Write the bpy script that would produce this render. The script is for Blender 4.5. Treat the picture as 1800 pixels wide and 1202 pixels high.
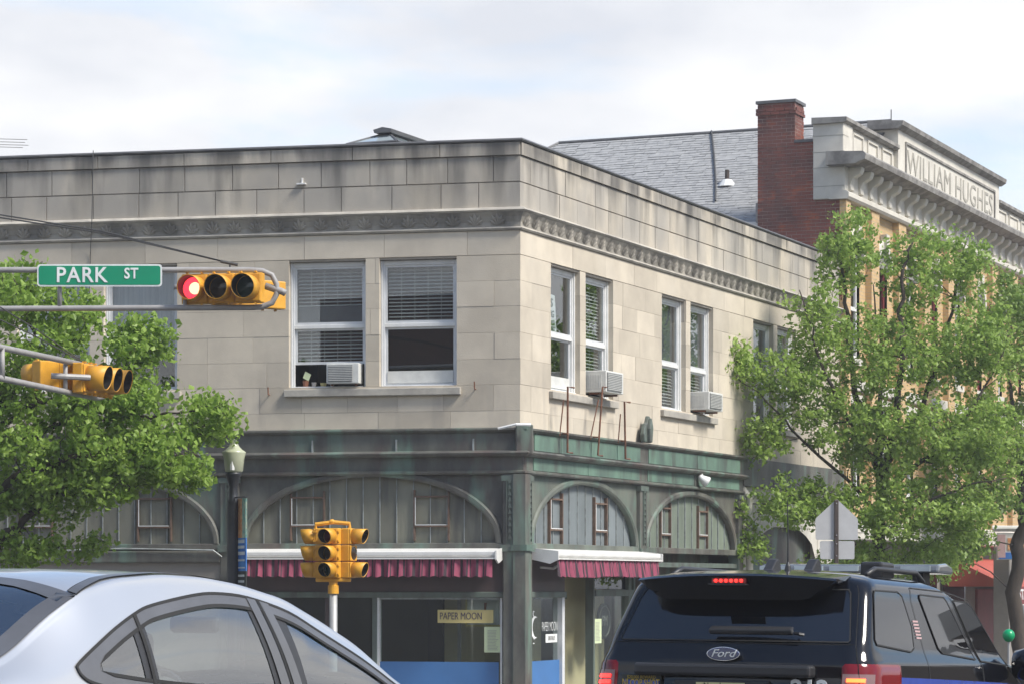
import bpy, math, random
from mathutils import Vector, Matrix, noise
R = math.radians
random.seed(11)
scene = bpy.context.scene
for o in list(bpy.data.objects): bpy.data.objects.remove(o)
COL = scene.collection

# ------------------------------------------------------------------ camera
F = 4900.0                       # focal length in pixels of the 1800 px wide picture
EYE = 1.65
cam = bpy.data.cameras.new('camera'); cam.sensor_width = 36; cam.lens = F / 1800 * 36
cam.shift_y = (1024 - 601) / 1800; cam.clip_start = .1; cam.clip_end = 6000
camo = bpy.data.objects.new('camera', cam); COL.objects.link(camo)
camo.location = (0, 0, EYE); camo.rotation_euler = (R(90), 0, 0)
scene.camera = camo

# ------------------------------------------------------------------ sky, sun, exposure
SUN_AZ, SUN_EL = (.86, -.51), 48          # horizontal direction towards the sun, elevation
w = bpy.data.worlds.new('World'); scene.world = w; w.use_nodes = True
nt = w.node_tree; N = nt.nodes; L = nt.links; N.clear()
out = N.new('ShaderNodeOutputWorld'); bg = N.new('ShaderNodeBackground')
sky = N.new('ShaderNodeTexSky'); sky.sky_type = 'NISHITA'; sky.sun_disc = False
sky.sun_elevation = R(SUN_EL); sky.sun_rotation = math.atan2(SUN_AZ[0], SUN_AZ[1])
sky.air_density = 1.0; sky.dust_density = .6; sky.ozone_density = 1.5
tc = N.new('ShaderNodeTexCoord'); sep = N.new('ShaderNodeSeparateXYZ')
L.new(tc.outputs['Generated'], sep.inputs[0])
def wmath(op, a, b=None):
    n = N.new('ShaderNodeMath'); n.operation = op
    for i, v in enumerate((a, b)):
        if v is None: continue
        if isinstance(v, (int, float)): n.inputs[i].default_value = v
        else: L.new(v, n.inputs[i])
    return n.outputs[0]
zz = wmath('ADD', wmath('MAXIMUM', sep.outputs[2], 0.0), .16)
cb = N.new('ShaderNodeCombineXYZ')
L.new(wmath('DIVIDE', sep.outputs[0], zz), cb.inputs[0]); L.new(wmath('DIVIDE', sep.outputs[1], zz), cb.inputs[1])
cn = N.new('ShaderNodeTexNoise'); cn.inputs['Scale'].default_value = 1.15; cn.inputs['Detail'].default_value = 7
cn.inputs['Roughness'].default_value = .52; cn.inputs['Distortion'].default_value = .35
mp = N.new('ShaderNodeMapping'); mp.inputs['Location'].default_value = (3.9, 1.3, 0); mp.inputs['Scale'].default_value = (1, .8, 1)
L.new(cb.outputs[0], mp.inputs[0]); L.new(mp.outputs[0], cn.inputs['Vector'])
cov = wmath('ADD', cn.outputs['Fac'], wmath('SUBTRACT', .16, wmath('MULTIPLY', wmath('MAXIMUM', sep.outputs[2], 0.0), .44)))
cr = N.new('ShaderNodeValToRGB'); L.new(cov, cr.inputs[0])
cr.color_ramp.elements[0].position = .44; cr.color_ramp.elements[0].color = (0, 0, 0, 1)
cr.color_ramp.elements[1].position = .58; cr.color_ramp.elements[1].color = (1, 1, 1, 1)
cn2 = N.new('ShaderNodeTexNoise'); cn2.inputs['Scale'].default_value = 2.1; cn2.inputs['Detail'].default_value = 5
L.new(mp.outputs[0], cn2.inputs['Vector'])
cr2 = N.new('ShaderNodeValToRGB'); L.new(cn2.outputs['Fac'], cr2.inputs[0])
cr2.color_ramp.elements[0].position = .36; cr2.color_ramp.elements[0].color = (3.75, 3.9, 4.25, 1)
cr2.color_ramp.elements[1].position = .62; cr2.color_ramp.elements[1].color = (5.1, 5.13, 5.2, 1)
mx = N.new('ShaderNodeMixRGB'); L.new(cr.outputs[0], mx.inputs[0]); L.new(sky.outputs[0], mx.inputs[1]); L.new(cr2.outputs[0], mx.inputs[2])
L.new(mx.outputs[0], bg.inputs[0]); bg.inputs[1].default_value = .1
L.new(bg.outputs[0], out.inputs[0])
sl = bpy.data.lights.new('sun', 'SUN'); sl.energy = 2.5; sl.angle = R(16); sl.color = (1, .95, .86)
so = bpy.data.objects.new('sun', sl); COL.objects.link(so)
ce = math.cos(R(SUN_EL)); hn = math.hypot(*SUN_AZ)
so.rotation_euler = Vector((SUN_AZ[0] / hn * ce, SUN_AZ[1] / hn * ce, math.sin(R(SUN_EL)))).to_track_quat('Z', 'Y').to_euler()
so.location = (20, -15, 30)
scene.view_settings.view_transform = 'Standard'; scene.view_settings.look = 'None'
scene.view_settings.exposure = 1.08; scene.view_settings.gamma = 1
scene.view_settings.use_curve_mapping = False
scene.render.engine = 'CYCLES'
scene.cycles.max_bounces = 8; scene.cycles.transparent_max_bounces = 12

# ------------------------------------------------------------------ materials
MATS = {}
def nodes(m): return m.node_tree.nodes, m.node_tree.links
def mk(name, c1, c2=None, scale=6, rough=.75, metal=0, bump=0, bscale=40, rand=0, spec=.5, coat=0, stretch=(1, 1, 1), lo=.35, hi=.65, detail=6):
    """procedural material: two colours mixed by world-space noise, optional per-object brightness spread and fine bump"""
    m = bpy.data.materials.new(name); m.use_nodes = True; n, l = nodes(m)
    b = n['Principled BSDF']; b.inputs['Roughness'].default_value = rough; b.inputs['Metallic'].default_value = metal
    b.inputs['Specular IOR Level'].default_value = spec
    if coat: b.inputs['Coat Weight'].default_value = coat; b.inputs['Coat Roughness'].default_value = .03
    g = n.new('ShaderNodeNewGeometry'); mp = n.new('ShaderNodeMapping'); mp.inputs['Scale'].default_value = stretch
    l.new(g.outputs['Position'], mp.inputs[0])
    t = n.new('ShaderNodeTexNoise'); t.inputs['Scale'].default_value = scale; t.inputs['Detail'].default_value = detail
    t.inputs['Roughness'].default_value = .6
    l.new(mp.outputs[0], t.inputs['Vector'])
    r = n.new('ShaderNodeValToRGB'); r.color_ramp.elements[0].position = lo; r.color_ramp.elements[1].position = hi
    c2 = c2 or tuple(x * .85 for x in c1)
    r.color_ramp.elements[0].color = (*c1, 1); r.color_ramp.elements[1].color = (*c2, 1)
    l.new(t.outputs['Fac'], r.inputs[0]); col = r.outputs[0]
    if rand:
        oi = n.new('ShaderNodeObjectInfo'); mr = n.new('ShaderNodeMapRange')
        mr.inputs[3].default_value = 1 - rand; mr.inputs[4].default_value = 1 + rand
        l.new(oi.outputs['Random'], mr.inputs[0])
        mm = n.new('ShaderNodeMixRGB'); mm.blend_type = 'MULTIPLY'; mm.inputs[0].default_value = 1
        l.new(col, mm.inputs[1]); l.new(mr.outputs[0], mm.inputs[2]); col = mm.outputs[0]
    l.new(col, b.inputs['Base Color'])
    if bump:
        bt = n.new('ShaderNodeTexNoise'); bt.inputs['Scale'].default_value = bscale; bt.inputs['Detail'].default_value = 4
        l.new(mp.outputs[0], bt.inputs['Vector'])
        bp = n.new('ShaderNodeBump'); bp.inputs['Strength'].default_value = bump; bp.inputs['Distance'].default_value = .01
        l.new(bt.outputs['Fac'], bp.inputs['Height']); l.new(bp.outputs[0], b.inputs['Normal'])
    MATS[name] = m; return m
def overlay(name, color, scale, stretch, lo, hi, zr=None, amount=1.0):
    """adds a stain: streaky noise darkening/tinting with its own shape, optionally only on the courses between two heights"""
    m = MATS[name]; n, l = nodes(m); b = n['Principled BSDF']
    src = b.inputs['Base Color'].links[0].from_socket
    g = n.new('ShaderNodeNewGeometry'); mp = n.new('ShaderNodeMapping'); mp.inputs['Scale'].default_value = stretch
    l.new(g.outputs['Position'], mp.inputs[0])
    t = n.new('ShaderNodeTexNoise'); t.inputs['Scale'].default_value = scale; t.inputs['Detail'].default_value = 5
    l.new(mp.outputs[0], t.inputs['Vector'])
    mr = n.new('ShaderNodeMapRange'); mr.inputs[1].default_value = lo; mr.inputs[2].default_value = hi
    mr.inputs[4].default_value = amount
    l.new(t.outputs['Fac'], mr.inputs[0]); fac = mr.outputs[0]
    if zr:
        s = n.new('ShaderNodeSeparateXYZ'); l.new(g.outputs['Position'], s.inputs[0])
        a = n.new('ShaderNodeMapRange'); a.inputs[1].default_value = zr[0]; a.inputs[2].default_value = zr[1]
        l.new(s.outputs[2], a.inputs[0])
        q = n.new('ShaderNodeMath'); q.operation = 'MULTIPLY'; l.new(fac, q.inputs[0]); l.new(a.outputs[0], q.inputs[1]); fac = q.outputs[0]
    x = n.new('ShaderNodeMixRGB'); x.inputs[2].default_value = (*color, 1)
    l.new(fac, x.inputs[0]); l.new(src, x.inputs[1]); l.new(x.outputs[0], b.inputs['Base Color'])
def glassmat(name, tint=(1, 1, 1), refl=1.0, rough=0.0, ior=1.5, base=0.0):
    m = bpy.data.materials.new(name); m.use_nodes = True; n, l = nodes(m); n.remove(n['Principled BSDF'])
    t = n.new('ShaderNodeBsdfTransparent'); t.inputs[0].default_value = (*tint, 1)
    g = n.new('ShaderNodeBsdfGlossy'); g.inputs['Roughness'].default_value = rough; g.inputs[0].default_value = (refl, refl, refl, 1)
    f = n.new('ShaderNodeLayerWeight'); f.inputs[0].default_value = .5
    p = n.new('ShaderNodeMath'); p.operation = 'POWER'; p.inputs[1].default_value = 5; l.new(f.outputs['Facing'], p.inputs[0])
    a = n.new('ShaderNodeMath'); a.operation = 'ADD'; a.use_clamp = True; a.inputs[1].default_value = base + .045
    l.new(p.outputs[0], a.inputs[0])
    x = n.new('ShaderNodeMixShader'); l.new(a.outputs[0], x.inputs[0]); l.new(t.outputs[0], x.inputs[1]); l.new(g.outputs[0], x.inputs[2])
    l.new(x.outputs[0], n['Material Output'].inputs[0]); MATS[name] = m; return m
def emis(name, col, strength, base=None):
    m = mk(name, base or col, rough=.3); n, l = nodes(m); b = n['Principled BSDF']
    b.inputs['Emission Color'].default_value = (*col, 1); b.inputs['Emission Strength'].default_value = strength; return m

mk('limestone', (.575, .51, .41), (.475, .42, .34), 1.6, .9, bump=.25, bscale=60, rand=.12, spec=.2)
overlay('limestone', (.60, .55, .465), .7, (1, 1, .5), .55, .75, None, .5)
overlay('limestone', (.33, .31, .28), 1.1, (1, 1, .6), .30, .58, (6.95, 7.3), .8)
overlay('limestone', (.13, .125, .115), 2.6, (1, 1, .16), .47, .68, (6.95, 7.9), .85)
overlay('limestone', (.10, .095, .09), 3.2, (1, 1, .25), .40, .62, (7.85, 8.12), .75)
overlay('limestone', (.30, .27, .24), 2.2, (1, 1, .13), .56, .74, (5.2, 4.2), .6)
mk('limestone_sooty', (.38, .35, .30), (.20, .187, .165), 2.2, .92, bump=.3, bscale=50, spec=.2, stretch=(1, 1, .4), lo=.38, hi=.6)
mk('limestone_moulding', (.46, .43, .37), (.30, .28, .25), 3, .9, bump=.2, spec=.2)
mk('mortar', (.33, .30, .26), (.40, .36, .31), 8, .95)
mk('copper_dark', (.066, .062, .056), (.135, .135, .115), 2.2, .6, bump=.25, bscale=18, lo=.38, hi=.62, stretch=(1, 1, .5))
overlay('copper_dark', (.15, .235, .185), 3.0, (1, 1, .22), .52, .66, None, .7)
overlay('copper_dark', (.115, .075, .065), 1.6, (1, 1, .8), .55, .70, None, .55)
mk('copper_mid', (.15, .165, .135), (.085, .092, .08), 2.0, .65, bump=.2, bscale=18, lo=.36, hi=.64, stretch=(1, 1, .4))
overlay('copper_mid', (.12, .20, .16), 2.3, (1, 1, .5), .52, .68, None, .7)
mk('copper_green', (.135, .225, .17), (.085, .125, .105), 2.0, .65, bump=.2, bscale=18, lo=.40, hi=.62, stretch=(1, 1, .4))
overlay('copper_green', (.06, .05, .048), 2.9, (1, 1, .3), .54, .70, None, .8)
mk('boards_olive', (.215, .21, .16), (.145, .143, .115), 2.4, .6, bump=.15, rand=.16, stretch=(1, 1, .3))
overlay('boards_olive', (.05, .048, .048), 3.4, (1, 1, .15), .55, .70, None, .7)
mk('boards_slate', (.20, .225, .235), (.15, .17, .175), 2.4, .5, bump=.1, rand=.14, stretch=(1, 1, .3))
mk('boards_green', (.19, .225, .175), (.12, .14, .115), 2.4, .6, bump=.1, rand=.14, stretch=(1, 1, .3))
mk('seam_metal', (.34, .37, .37), (.2, .21, .2), 9, .45)
mk('rust', (.21, .085, .045), (.11, .05, .03), 9, .85)
mk('old_wood', (.17, .105, .072), (.10, .07, .052), 9, .85)
mk('white_paint', (.74, .74, .72), (.64, .64, .62), 5, .5)
mk('window_alu', (.64, .65, .655), (.56, .57, .575), 5, .4)
mk('ac_white', (.66, .66, .62), (.56, .56, .53), 8, .5)
mk('ac_grey', (.23, .235, .235), (.17, .17, .17), 30, .5)
mk('blind', (.70, .70, .66), (.62, .62, .58), 4, .6)
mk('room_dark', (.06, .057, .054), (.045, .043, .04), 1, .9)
mk('screen_grey', (.16, .17, .18), (.12, .13, .14), 3, .6)
mk('curtain', (.38, .42, .46), (.26, .30, .34), 9, .8, stretch=(3, 3, .1))
mk('awning_white', (.76, .75, .72), (.66, .65, .62), 3, .5)
mk('awning_pink', (.28, .055, .10), (.22, .042, .078), 3, .8)
mk('awning_black', (.035, .02, .03), (.05, .03, .04), 3, .8)
mk('transom_brown', (.085, .058, .058), (.06, .045, .045), 2, .45)
mk('bronze', (.085, .09, .08), (.12, .16, .135), 5, .55, stretch=(1, 1, .3))
mk('store_tan', (.55, .48, .30), (.48, .41, .26), 1, .8)
mk('store_olive', (.13, .12, .08), (.10, .092, .065), 1, .8)
mk('store_orange', (.28, .085, .03), (.22, .07, .03), 1, .7)
mk('blue_panel', (.055, .17, .40), (.05, .15, .35), 2, .45)
mk('paper_yellow', (.62, .52, .22), (.58, .48, .2), 3, .7)
mk('paper_green', (.60, .68, .42), (.56, .63, .4), 3, .7)
mk('paper_white', (.75, .76, .74), rough=.7)
mk('ink_purple', (.09, .07, .10), rough=.7)
mk('ink_dark', (.04, .045, .04), rough=.7)
mk('ink_green', (.05, .10, .06), rough=.7)
mk('plaster_grey', (.27, .25, .225), (.21, .195, .18), 1.5, .9)
mk('brick_red', (.23, .075, .055), (.12, .055, .048), 1.4, .9, bump=.3, lo=.40, hi=.6)
overlay('brick_red', (.38, .10, .045), 3.2, (1, 1, 1.4), .58, .72, None, .8)
mk('brick_mortar', (.40, .32, .28), (.24, .18, .16), 4, .95)
mk('terracotta', (.62, .59, .52), (.52, .49, .43), 2.5, .8, bump=.1)
mk('terracotta_dirty', (.30, .285, .26), (.16, .15, .14), 3, .85, lo=.4, hi=.6)
mk('letter_joint_grey', (.36, .34, .295), rough=.9)  # even dull tone of the name letters and block joints
mk('shingle', (.36, .36, .355), (.26, .262, .265), 7, .9, rand=0)
mk('flashing', (.09, .09, .095), (.13, .13, .13), 4, .5)
mk('shop_red', (.22, .03, .03), (.16, .025, .025), 2, .6)
mk('awning_red', (.42, .09, .06), (.36, .075, .055), 2, .8)
mk('pipe_grey', (.33, .32, .31), (.27, .26, .25), 8, .5)
mk('cable', (.06, .06, .06), rough=.7)
mk('signal_yellow', (.72, .36, .03), (.60, .29, .025), 6, .5, bump=.04, rand=.05)
mk('signal_black', (.012, .012, .012), rough=.6)
mk('lens_amber', (.05, .03, .015), rough=.15); mk('lens_green', (.006, .03, .018), rough=.15); mk('lens_red', (.10, .006, .008), rough=.15)
emis('lens_red_lit', (1.0, .035, .06), 1.1, (.5, .02, .02)); emis('lens_red_core', (1.0, .42, .22), 1.6, (.5, .1, .05))
emis('led_red', (1.0, .02, .015), 2.5, (.4, .01, .01))
emis('led_orange', (1.0, .10, .02), 3, (.4, .05, .01))
mk('sign_green', (.0, .26, .13), (.0, .23, .115), 2, .4)
mk('sign_white', (.80, .82, .80), rough=.4)
mk('sign_metal', (.50, .50, .50), (.44, .44, .44), 5, .55, metal=.1)
mk('post_brown', (.065, .045, .038), (.045, .035, .03), 9, .7)
mk('post_black', (.018, .020, .024), (.03, .032, .036), 5, .4)
mk('globe', (.45, .47, .33), (.40, .42, .30), 3, .25)
mk('galvanised', (.42, .42, .41), (.34, .34, .33), 9, .5, metal=.3)
mk('banner_orange', (.62, .20, .06), (.75, .50, .28), 14, .7); mk('banner_blue', (.03, .13, .50), (.05, .25, .6), 3, .7); mk('banner_teal', (.12, .36, .34), (.5, .55, .4), 12, .7)
mk('bark', (.075, .058, .045), (.045, .036, .030), 12, .95, bump=.5, bscale=25, stretch=(1, 1, .25))
mk('asphalt', (.055, .055, .055), (.045, .045, .046), 9, .9, bump=.3, bscale=80)
mk('concrete', (.33, .32, .30), (.27, .26, .245), 3, .9)
mk('silver_paint', (.55, .56, .575), (.54, .55, .565), 2, .30, metal=.55, coat=.8)
mk('black_paint', (.004, .0045, .007), (.005, .0055, .008), 2, .10, spec=.25, coat=.45)
mk('trim_black', (.03, .03, .032), rough=.45)
mk('trim_grey', (.17, .17, .175), rough=.35, metal=.5)
mk('cloth_grey', (.10, .10, .105), (.08, .08, .085), 20, .9)
mk('rubber', (.02, .02, .02), rough=.85)
mk('chrome', (.75, .76, .78), rough=.12, metal=1)
mk('tail_red', (.16, .004, .008), (.13, .003, .006), 3, .12, spec=.3, coat=.3)
mk('tail_clear', (.22, .13, .13), (.16, .10, .10), 3, .12, spec=.4, coat=.3)
mk('decal_blue', (.03, .07, .38), rough=.25, coat=.8); mk('decal_gold', (.55, .38, .05), rough=.4); mk('plate_yellow', (.60, .56, .28), rough=.5)
mk('emblem_blue', (.008, .02, .10), rough=.15, coat=1); mk('decal_pink', (.62, .42, .42), rough=.4)
mk('balloon_green', (.0, .33, .12), rough=.3)
glassmat('glass_clear', (.86, .90, .88)); glassmat('glass_house', (.84, .87, .87), base=.03)
glassmat('glass_car', (.80, .90, .88), base=.24)
mk('glass_tint', (.004, .005, .008), rough=.015, spec=1.0)
mk('lightbar', (.16, .17, .18), rough=.12, coat=1)
mk('skylight_glass', (.52, .60, .62), rough=.15, coat=1)
def brick_tex(name, c1, c2, mort, sc=1.0):
    m = bpy.data.materials.new(name); m.use_nodes = True; n, l = nodes(m); b = n['Principled BSDF']; b.inputs['Roughness'].default_value = .9
    tcn = n.new('ShaderNodeTexCoord'); t = n.new('ShaderNodeTexBrick')
    t.inputs['Color1'].default_value = (*c1, 1); t.inputs['Color2'].default_value = (*c2, 1); t.inputs['Mortar'].default_value = (*mort, 1)
    t.inputs['Scale'].default_value = 1; t.inputs['Brick Width'].default_value = .21; t.inputs['Row Height'].default_value = .075; t.inputs['Mortar Size'].default_value = .006
    l.new(tcn.outputs['UV'], t.inputs['Vector']); l.new(t.outputs['Color'], b.inputs['Base Color'])
    bp = n.new('ShaderNodeBump'); bp.inputs['Strength'].default_value = .5; bp.inputs['Distance'].default_value = .006; bp.invert = True
    l.new(t.outputs['Fac'], bp.inputs['Height']); l.new(bp.outputs[0], b.inputs['Normal']); MATS[name] = m
brick_tex('brick_yellow', (.58, .40, .20), (.50, .34, .165), (.42, .34, .24))
brick_tex('brick_tan', (.30, .24, .17), (.26, .20, .14), (.28, .24, .2))
brick_tex('brick_far', (.24, .10, .07), (.19, .08, .06), (.28, .24, .2))
def leafmat(name, a, b_, c):
    m = bpy.data.materials.new(name); m.use_nodes = True; n, l = nodes(m); b = n['Principled BSDF']
    g = n.new('ShaderNodeNewGeometry'); r = n.new('ShaderNodeValToRGB')
    r.color_ramp.elements[0].color = (*a, 1); r.color_ramp.elements[1].color = (*c, 1)
    e = r.color_ramp.elements.new(.5); e.color = (*b_, 1)
    l.new(g.outputs['Random Per Island'], r.inputs[0]); l.new(r.outputs[0], b.inputs['Base Color'])
    b.inputs['Roughness'].default_value = .45; b.inputs['Specular IOR Level'].default_value = .4
    t = n.new('ShaderNodeBsdfTranslucent'); l.new(r.outputs[0], t.inputs[0])
    x = n.new('ShaderNodeMixShader'); x.inputs[0].default_value = .5
    l.new(b.outputs[0], x.inputs[1]); l.new(t.outputs[0], x.inputs[2]); l.new(x.outputs[0], n['Material Output'].inputs[0]); MATS[name] = m
leafmat('leaf_left', (.19, .31, .045), (.27, .41, .07), (.36, .50, .11))
leafmat('leaf_right', (.22, .34, .065), (.31, .445, .095), (.40, .53, .14))
leafmat('leaf_dark', (.15, .25, .05), (.21, .33, .07), (.28, .40, .10))

# ------------------------------------------------------------------ mesh helpers
W = {}
I4 = Matrix.Identity(4)
def thing(name, label, cat, M=I4, group=None):
    o = bpy.data.objects.new(name, None); COL.objects.link(o); o.empty_display_size = .3
    o.matrix_basis = M; W[o.name] = M.copy(); o['label'] = label; o['category'] = cat
    if group: o['group'] = group
    return o
def tag(o, label, cat, group=None):
    o['label'] = label; o['category'] = cat
    if group: o['group'] = group
    return o
class MB:
    def __init__(s, M=I4): s.v = []; s.f = []; s.uv = None; s.M = M
    def pts(s, P): i = len(s.v); s.v += [tuple(p) for p in P]; return i
    def poly(s, P): i = s.pts(P); s.f.append(tuple(range(i, i + len(P)))); return s
    def box(s, a0, a1, b0, b1, c0, c1):
        if a0 > a1: a0, a1 = a1, a0
        if b0 > b1: b0, b1 = b1, b0
        if c0 > c1: c0, c1 = c1, c0
        i = s.pts([(a0, b0, c0), (a1, b0, c0), (a1, b1, c0), (a0, b1, c0), (a0, b0, c1), (a1, b0, c1), (a1, b1, c1), (a0, b1, c1)])
        for q in ((3, 2, 1, 0), (4, 5, 6, 7), (0, 1, 5, 4), (1, 2, 6, 5), (2, 3, 7, 6), (3, 0, 4, 7)): s.f.append(tuple(i + k for k in q))
        return s
    def prism(s, P, b0, b1, axis='y'):
        """extrude a 2-D outline (x, z) between y=b0 and y=b1"""
        n = len(P); m = (lambda p, t: (p[0], t, p[1])) if axis == 'y' else ((lambda p, t: (t, p[0], p[1])) if axis == 'x' else (lambda p, t: (p[0], p[1], t)))
        i = s.pts([m(p, b0) for p in P] + [m(p, b1) for p in P])
        s.f.append(tuple(i + k for k in range(n))); s.f.append(tuple(i + n + k for k in reversed(range(n))))
        for k in range(n): q = (k + 1) % n; s.f.append((i + q, i + k, i + n + k, i + n + q))
        return s
    def tube(s, P, r, n=8, caps=True):
        P = [Vector(p) for p in P]; rr = r if isinstance(r, (list, tuple)) else [r] * len(P); rings = []
        up = None
        for k, p in enumerate(P):
            t = (P[min(k + 1, len(P) - 1)] - P[max(k - 1, 0)]).normalized()
            if up is None: up = Vector((0, 0, 1)) if abs(t.z) < .9 else Vector((1, 0, 0))
            a = t.cross(up).normalized(); b = a.cross(t).normalized(); up = b
            rings.append(s.pts([p + (a * math.cos(2 * math.pi * j / n) + b * math.sin(2 * math.pi * j / n)) * rr[k] for j in range(n)]))
        for k in range(len(P) - 1):
            for j in range(n): q = (j + 1) % n; s.f.append((rings[k] + j, rings[k] + q, rings[k + 1] + q, rings[k + 1] + j))
        if caps: s.f.append(tuple(rings[0] + j for j in reversed(range(n)))); s.f.append(tuple(rings[-1] + j for j in range(n)))
        return s
    def lathe(s, prof, c=(0, 0, 0), n=16, axis='z', caps=True):
        rings = []
        for r, h in prof:
            P = []
            for j in range(n):
                a = 2 * math.pi * j / n; x, y = r * math.cos(a), r * math.sin(a)
                P.append((c[0] + x, c[1] + y, c[2] + h) if axis == 'z' else ((c[0] + x, c[1] + h, c[2] + y) if axis == 'y' else (c[0] + h, c[1] + x, c[2] + y)))
            rings.append(s.pts(P))
        for k in range(len(prof) - 1):
            for j in range(n): q = (j + 1) % n; s.f.append((rings[k] + j, rings[k] + q, rings[k + 1] + q, rings[k + 1] + j))
        if caps: s.f.append(tuple(rings[0] + j for j in reversed(range(n)))); s.f.append(tuple(rings[-1] + j for j in range(n)))
        return s
    def grid(s, fn, us, vs):
        i = s.pts([fn(u, v) for v in vs for u in us]); n = len(us)
        for b in range(len(vs) - 1):
            for a in range(n - 1): k = i + b * n + a; s.f.append((k, k + 1, k + n + 1, k + n))
        return s
    def build(s, name, mat, parent=None, smooth=False, bevel=0, kind=None, label=None, uvscale=None):
        Pm = W[parent.name] if parent else None
        T = (Pm.inverted() @ s.M) if Pm is not None else s.M
        me = bpy.data.meshes.new(name); me.from_pydata([tuple(T @ Vector(v)) for v in s.v], [], s.f); me.update()
        me.materials.append(MATS[mat])
        if uvscale:
            uv = me.uv_layers.new(name='UVMap')
            for p in me.polygons:
                for li in p.loop_indices:
                    v = s.v[me.loops[li].vertex_index]; uv.data[li].uv = (v[0] + v[1], v[2])
        import bmesh
        bm = bmesh.new(); bm.from_mesh(me); bmesh.ops.recalc_face_normals(bm, faces=bm.faces); bm.to_mesh(me); bm.free()
        if smooth:
            for p in me.polygons: p.use_smooth = True
        o = bpy.data.objects.new(name, me); COL.objects.link(o)
        if parent: o.parent = parent
        W[o.name] = Pm.copy() if Pm is not None else I4.copy()
        if bevel:
            b = o.modifiers.new('bevel', 'BEVEL'); b.width = bevel; b.segments = 2; b.limit_method = 'ANGLE'; b.angle_limit = R(35)
        if kind: o['kind'] = kind
        if label: o['label'] = label
        return o
def frame(origin, u, z=0):
    u = Vector((u[0], u[1], 0)).normalized()
    return Matrix(((u.x, -u.y, 0, origin[0]), (u.y, u.x, 0, origin[1]), (0, 0, 1, z), (0, 0, 0, 1)))
def text(txt, size, M, mat, parent, name='lettering', sx=1.0, extrude=.004, shear=0, align='CENTER', spacing=1.0, bold=0):
    """raised lettering: local x runs along the line of text, local y up, local z out of the surface"""
    c = bpy.data.curves.new('txt', 'FONT'); c.body = txt; c.size = size; c.extrude = extrude; c.align_x = align; c.align_y = 'CENTER'
    c.shear = shear; c.space_character = spacing; c.resolution_u = 3; c.offset = bold
    t = bpy.data.objects.new('txt', c); COL.objects.link(t)
    bpy.context.view_layer.update(); dg = bpy.context.evaluated_depsgraph_get()
    me = bpy.data.meshes.new_from_object(t.evaluated_get(dg)); bpy.data.objects.remove(t); bpy.data.curves.remove(c)
    me.transform(Matrix.Diagonal((sx, 1, 1, 1))); me.materials.clear(); me.materials.append(MATS[mat]); me.name = name
    o = bpy.data.objects.new(name, me); COL.objects.link(o)
    if parent: o.parent = parent; o.matrix_basis = W[parent.name].inverted() @ M; W[o.name] = M
    else: o.matrix_basis = M; W[o.name] = M
    return o
def onwall(Mf, s, y, z):
    """matrix for lettering on a facade: text x = along facade, text y = up, text z = outwards"""
    X = Mf.to_3x3() @ Vector((1, 0, 0)); Z = Mf.to_3x3() @ Vector((0, -1, 0)); p = Mf @ Vector((s, y, z))
    return Matrix(((X.x, 0, Z.x, p.x), (X.y, 0, Z.y, p.y), (X.z, 1, Z.z, p.z), (0, 0, 0, 1)))
def at(px, py, Y): return Vector(((px - 900) / F * Y, Y, EYE + (1024 - py) / F * Y))

# ------------------------------------------------------------------ ground: the street falls away from the camera
def G(x, y):
    yy = min(y, 42) + .25 * max(0, y - 42) if y > 42 else max(y, -30)
    return .57 - .03 * yy - .02 * max(-20, min(25, x))
mb = MB(); xs = [-1500, -300, -80, -20, -10, 0, 10, 25, 80, 300, 1500]; ys = [-800, -100, -30, 0, 20, 42, 60, 100, 400, 2500]
mb.grid(lambda x, y: (x, y, G(x, y) if abs(x) < 200 and -60 < y < 120 else (G(0, -30) if y < 0 else G(0, 100)) - .5), xs, ys)
o = mb.build('ground', 'asphalt'); o['kind'] = 'structure'

# facade frames of the corner building (x along the wall, y inwards, z up)
C = (.119, 41.5)
UL = (.976, -.216); UR = (.394, .919)
ML = frame(C, UL); MR = frame(C, UR)
BASE = -.75
def sL(px): k = (px - 900) / F; return (41.5 * k - .119) / (.976 + .216 * k)
def sR(px): k = (px - 900) / F; return (41.5 * k - .119) / (.394 - .919 * k)
def zL(py, s): return EYE + (1024 - py) / F * (41.5 - .216 * s)
def zR(py, s): return EYE + (1024 - py) / F * (41.5 + .919 * s)
# pavement round the corner building
def isect(d):
    """outer corner point of both facades offset outwards by d"""
    nl = Vector((UL[1], -UL[0])).normalized(); nr = Vector((UR[1], -UR[0])).normalized()
    m = (nl + nr).normalized(); return Vector(C) + m * (d / m.dot(nl))
def wp(M, s, y): p = M @ Vector((s, y, 0)); return Vector((p.x, p.y))
for nm, M, s0, s1 in (('pavement', ML, -40, 0), ('pavement', MR, 0, 45)):
    mb = MB()
    def gp(s, y, dz): p = M @ Vector((s, y, 0)); return (p.x, p.y, G(p.x, p.y) + dz)
    n = 12; sv = [s0 + (s1 - s0) * k / n for k in range(n + 1)]
    mb.grid(lambda s, y: gp(s, y, .13), sv, [-3.6, -.02]); mb.grid(lambda s, d: gp(s, -3.6, d), sv, [-.1, .13])
    o = mb.build(nm, 'concrete'); o['kind'] = 'structure'

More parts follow.
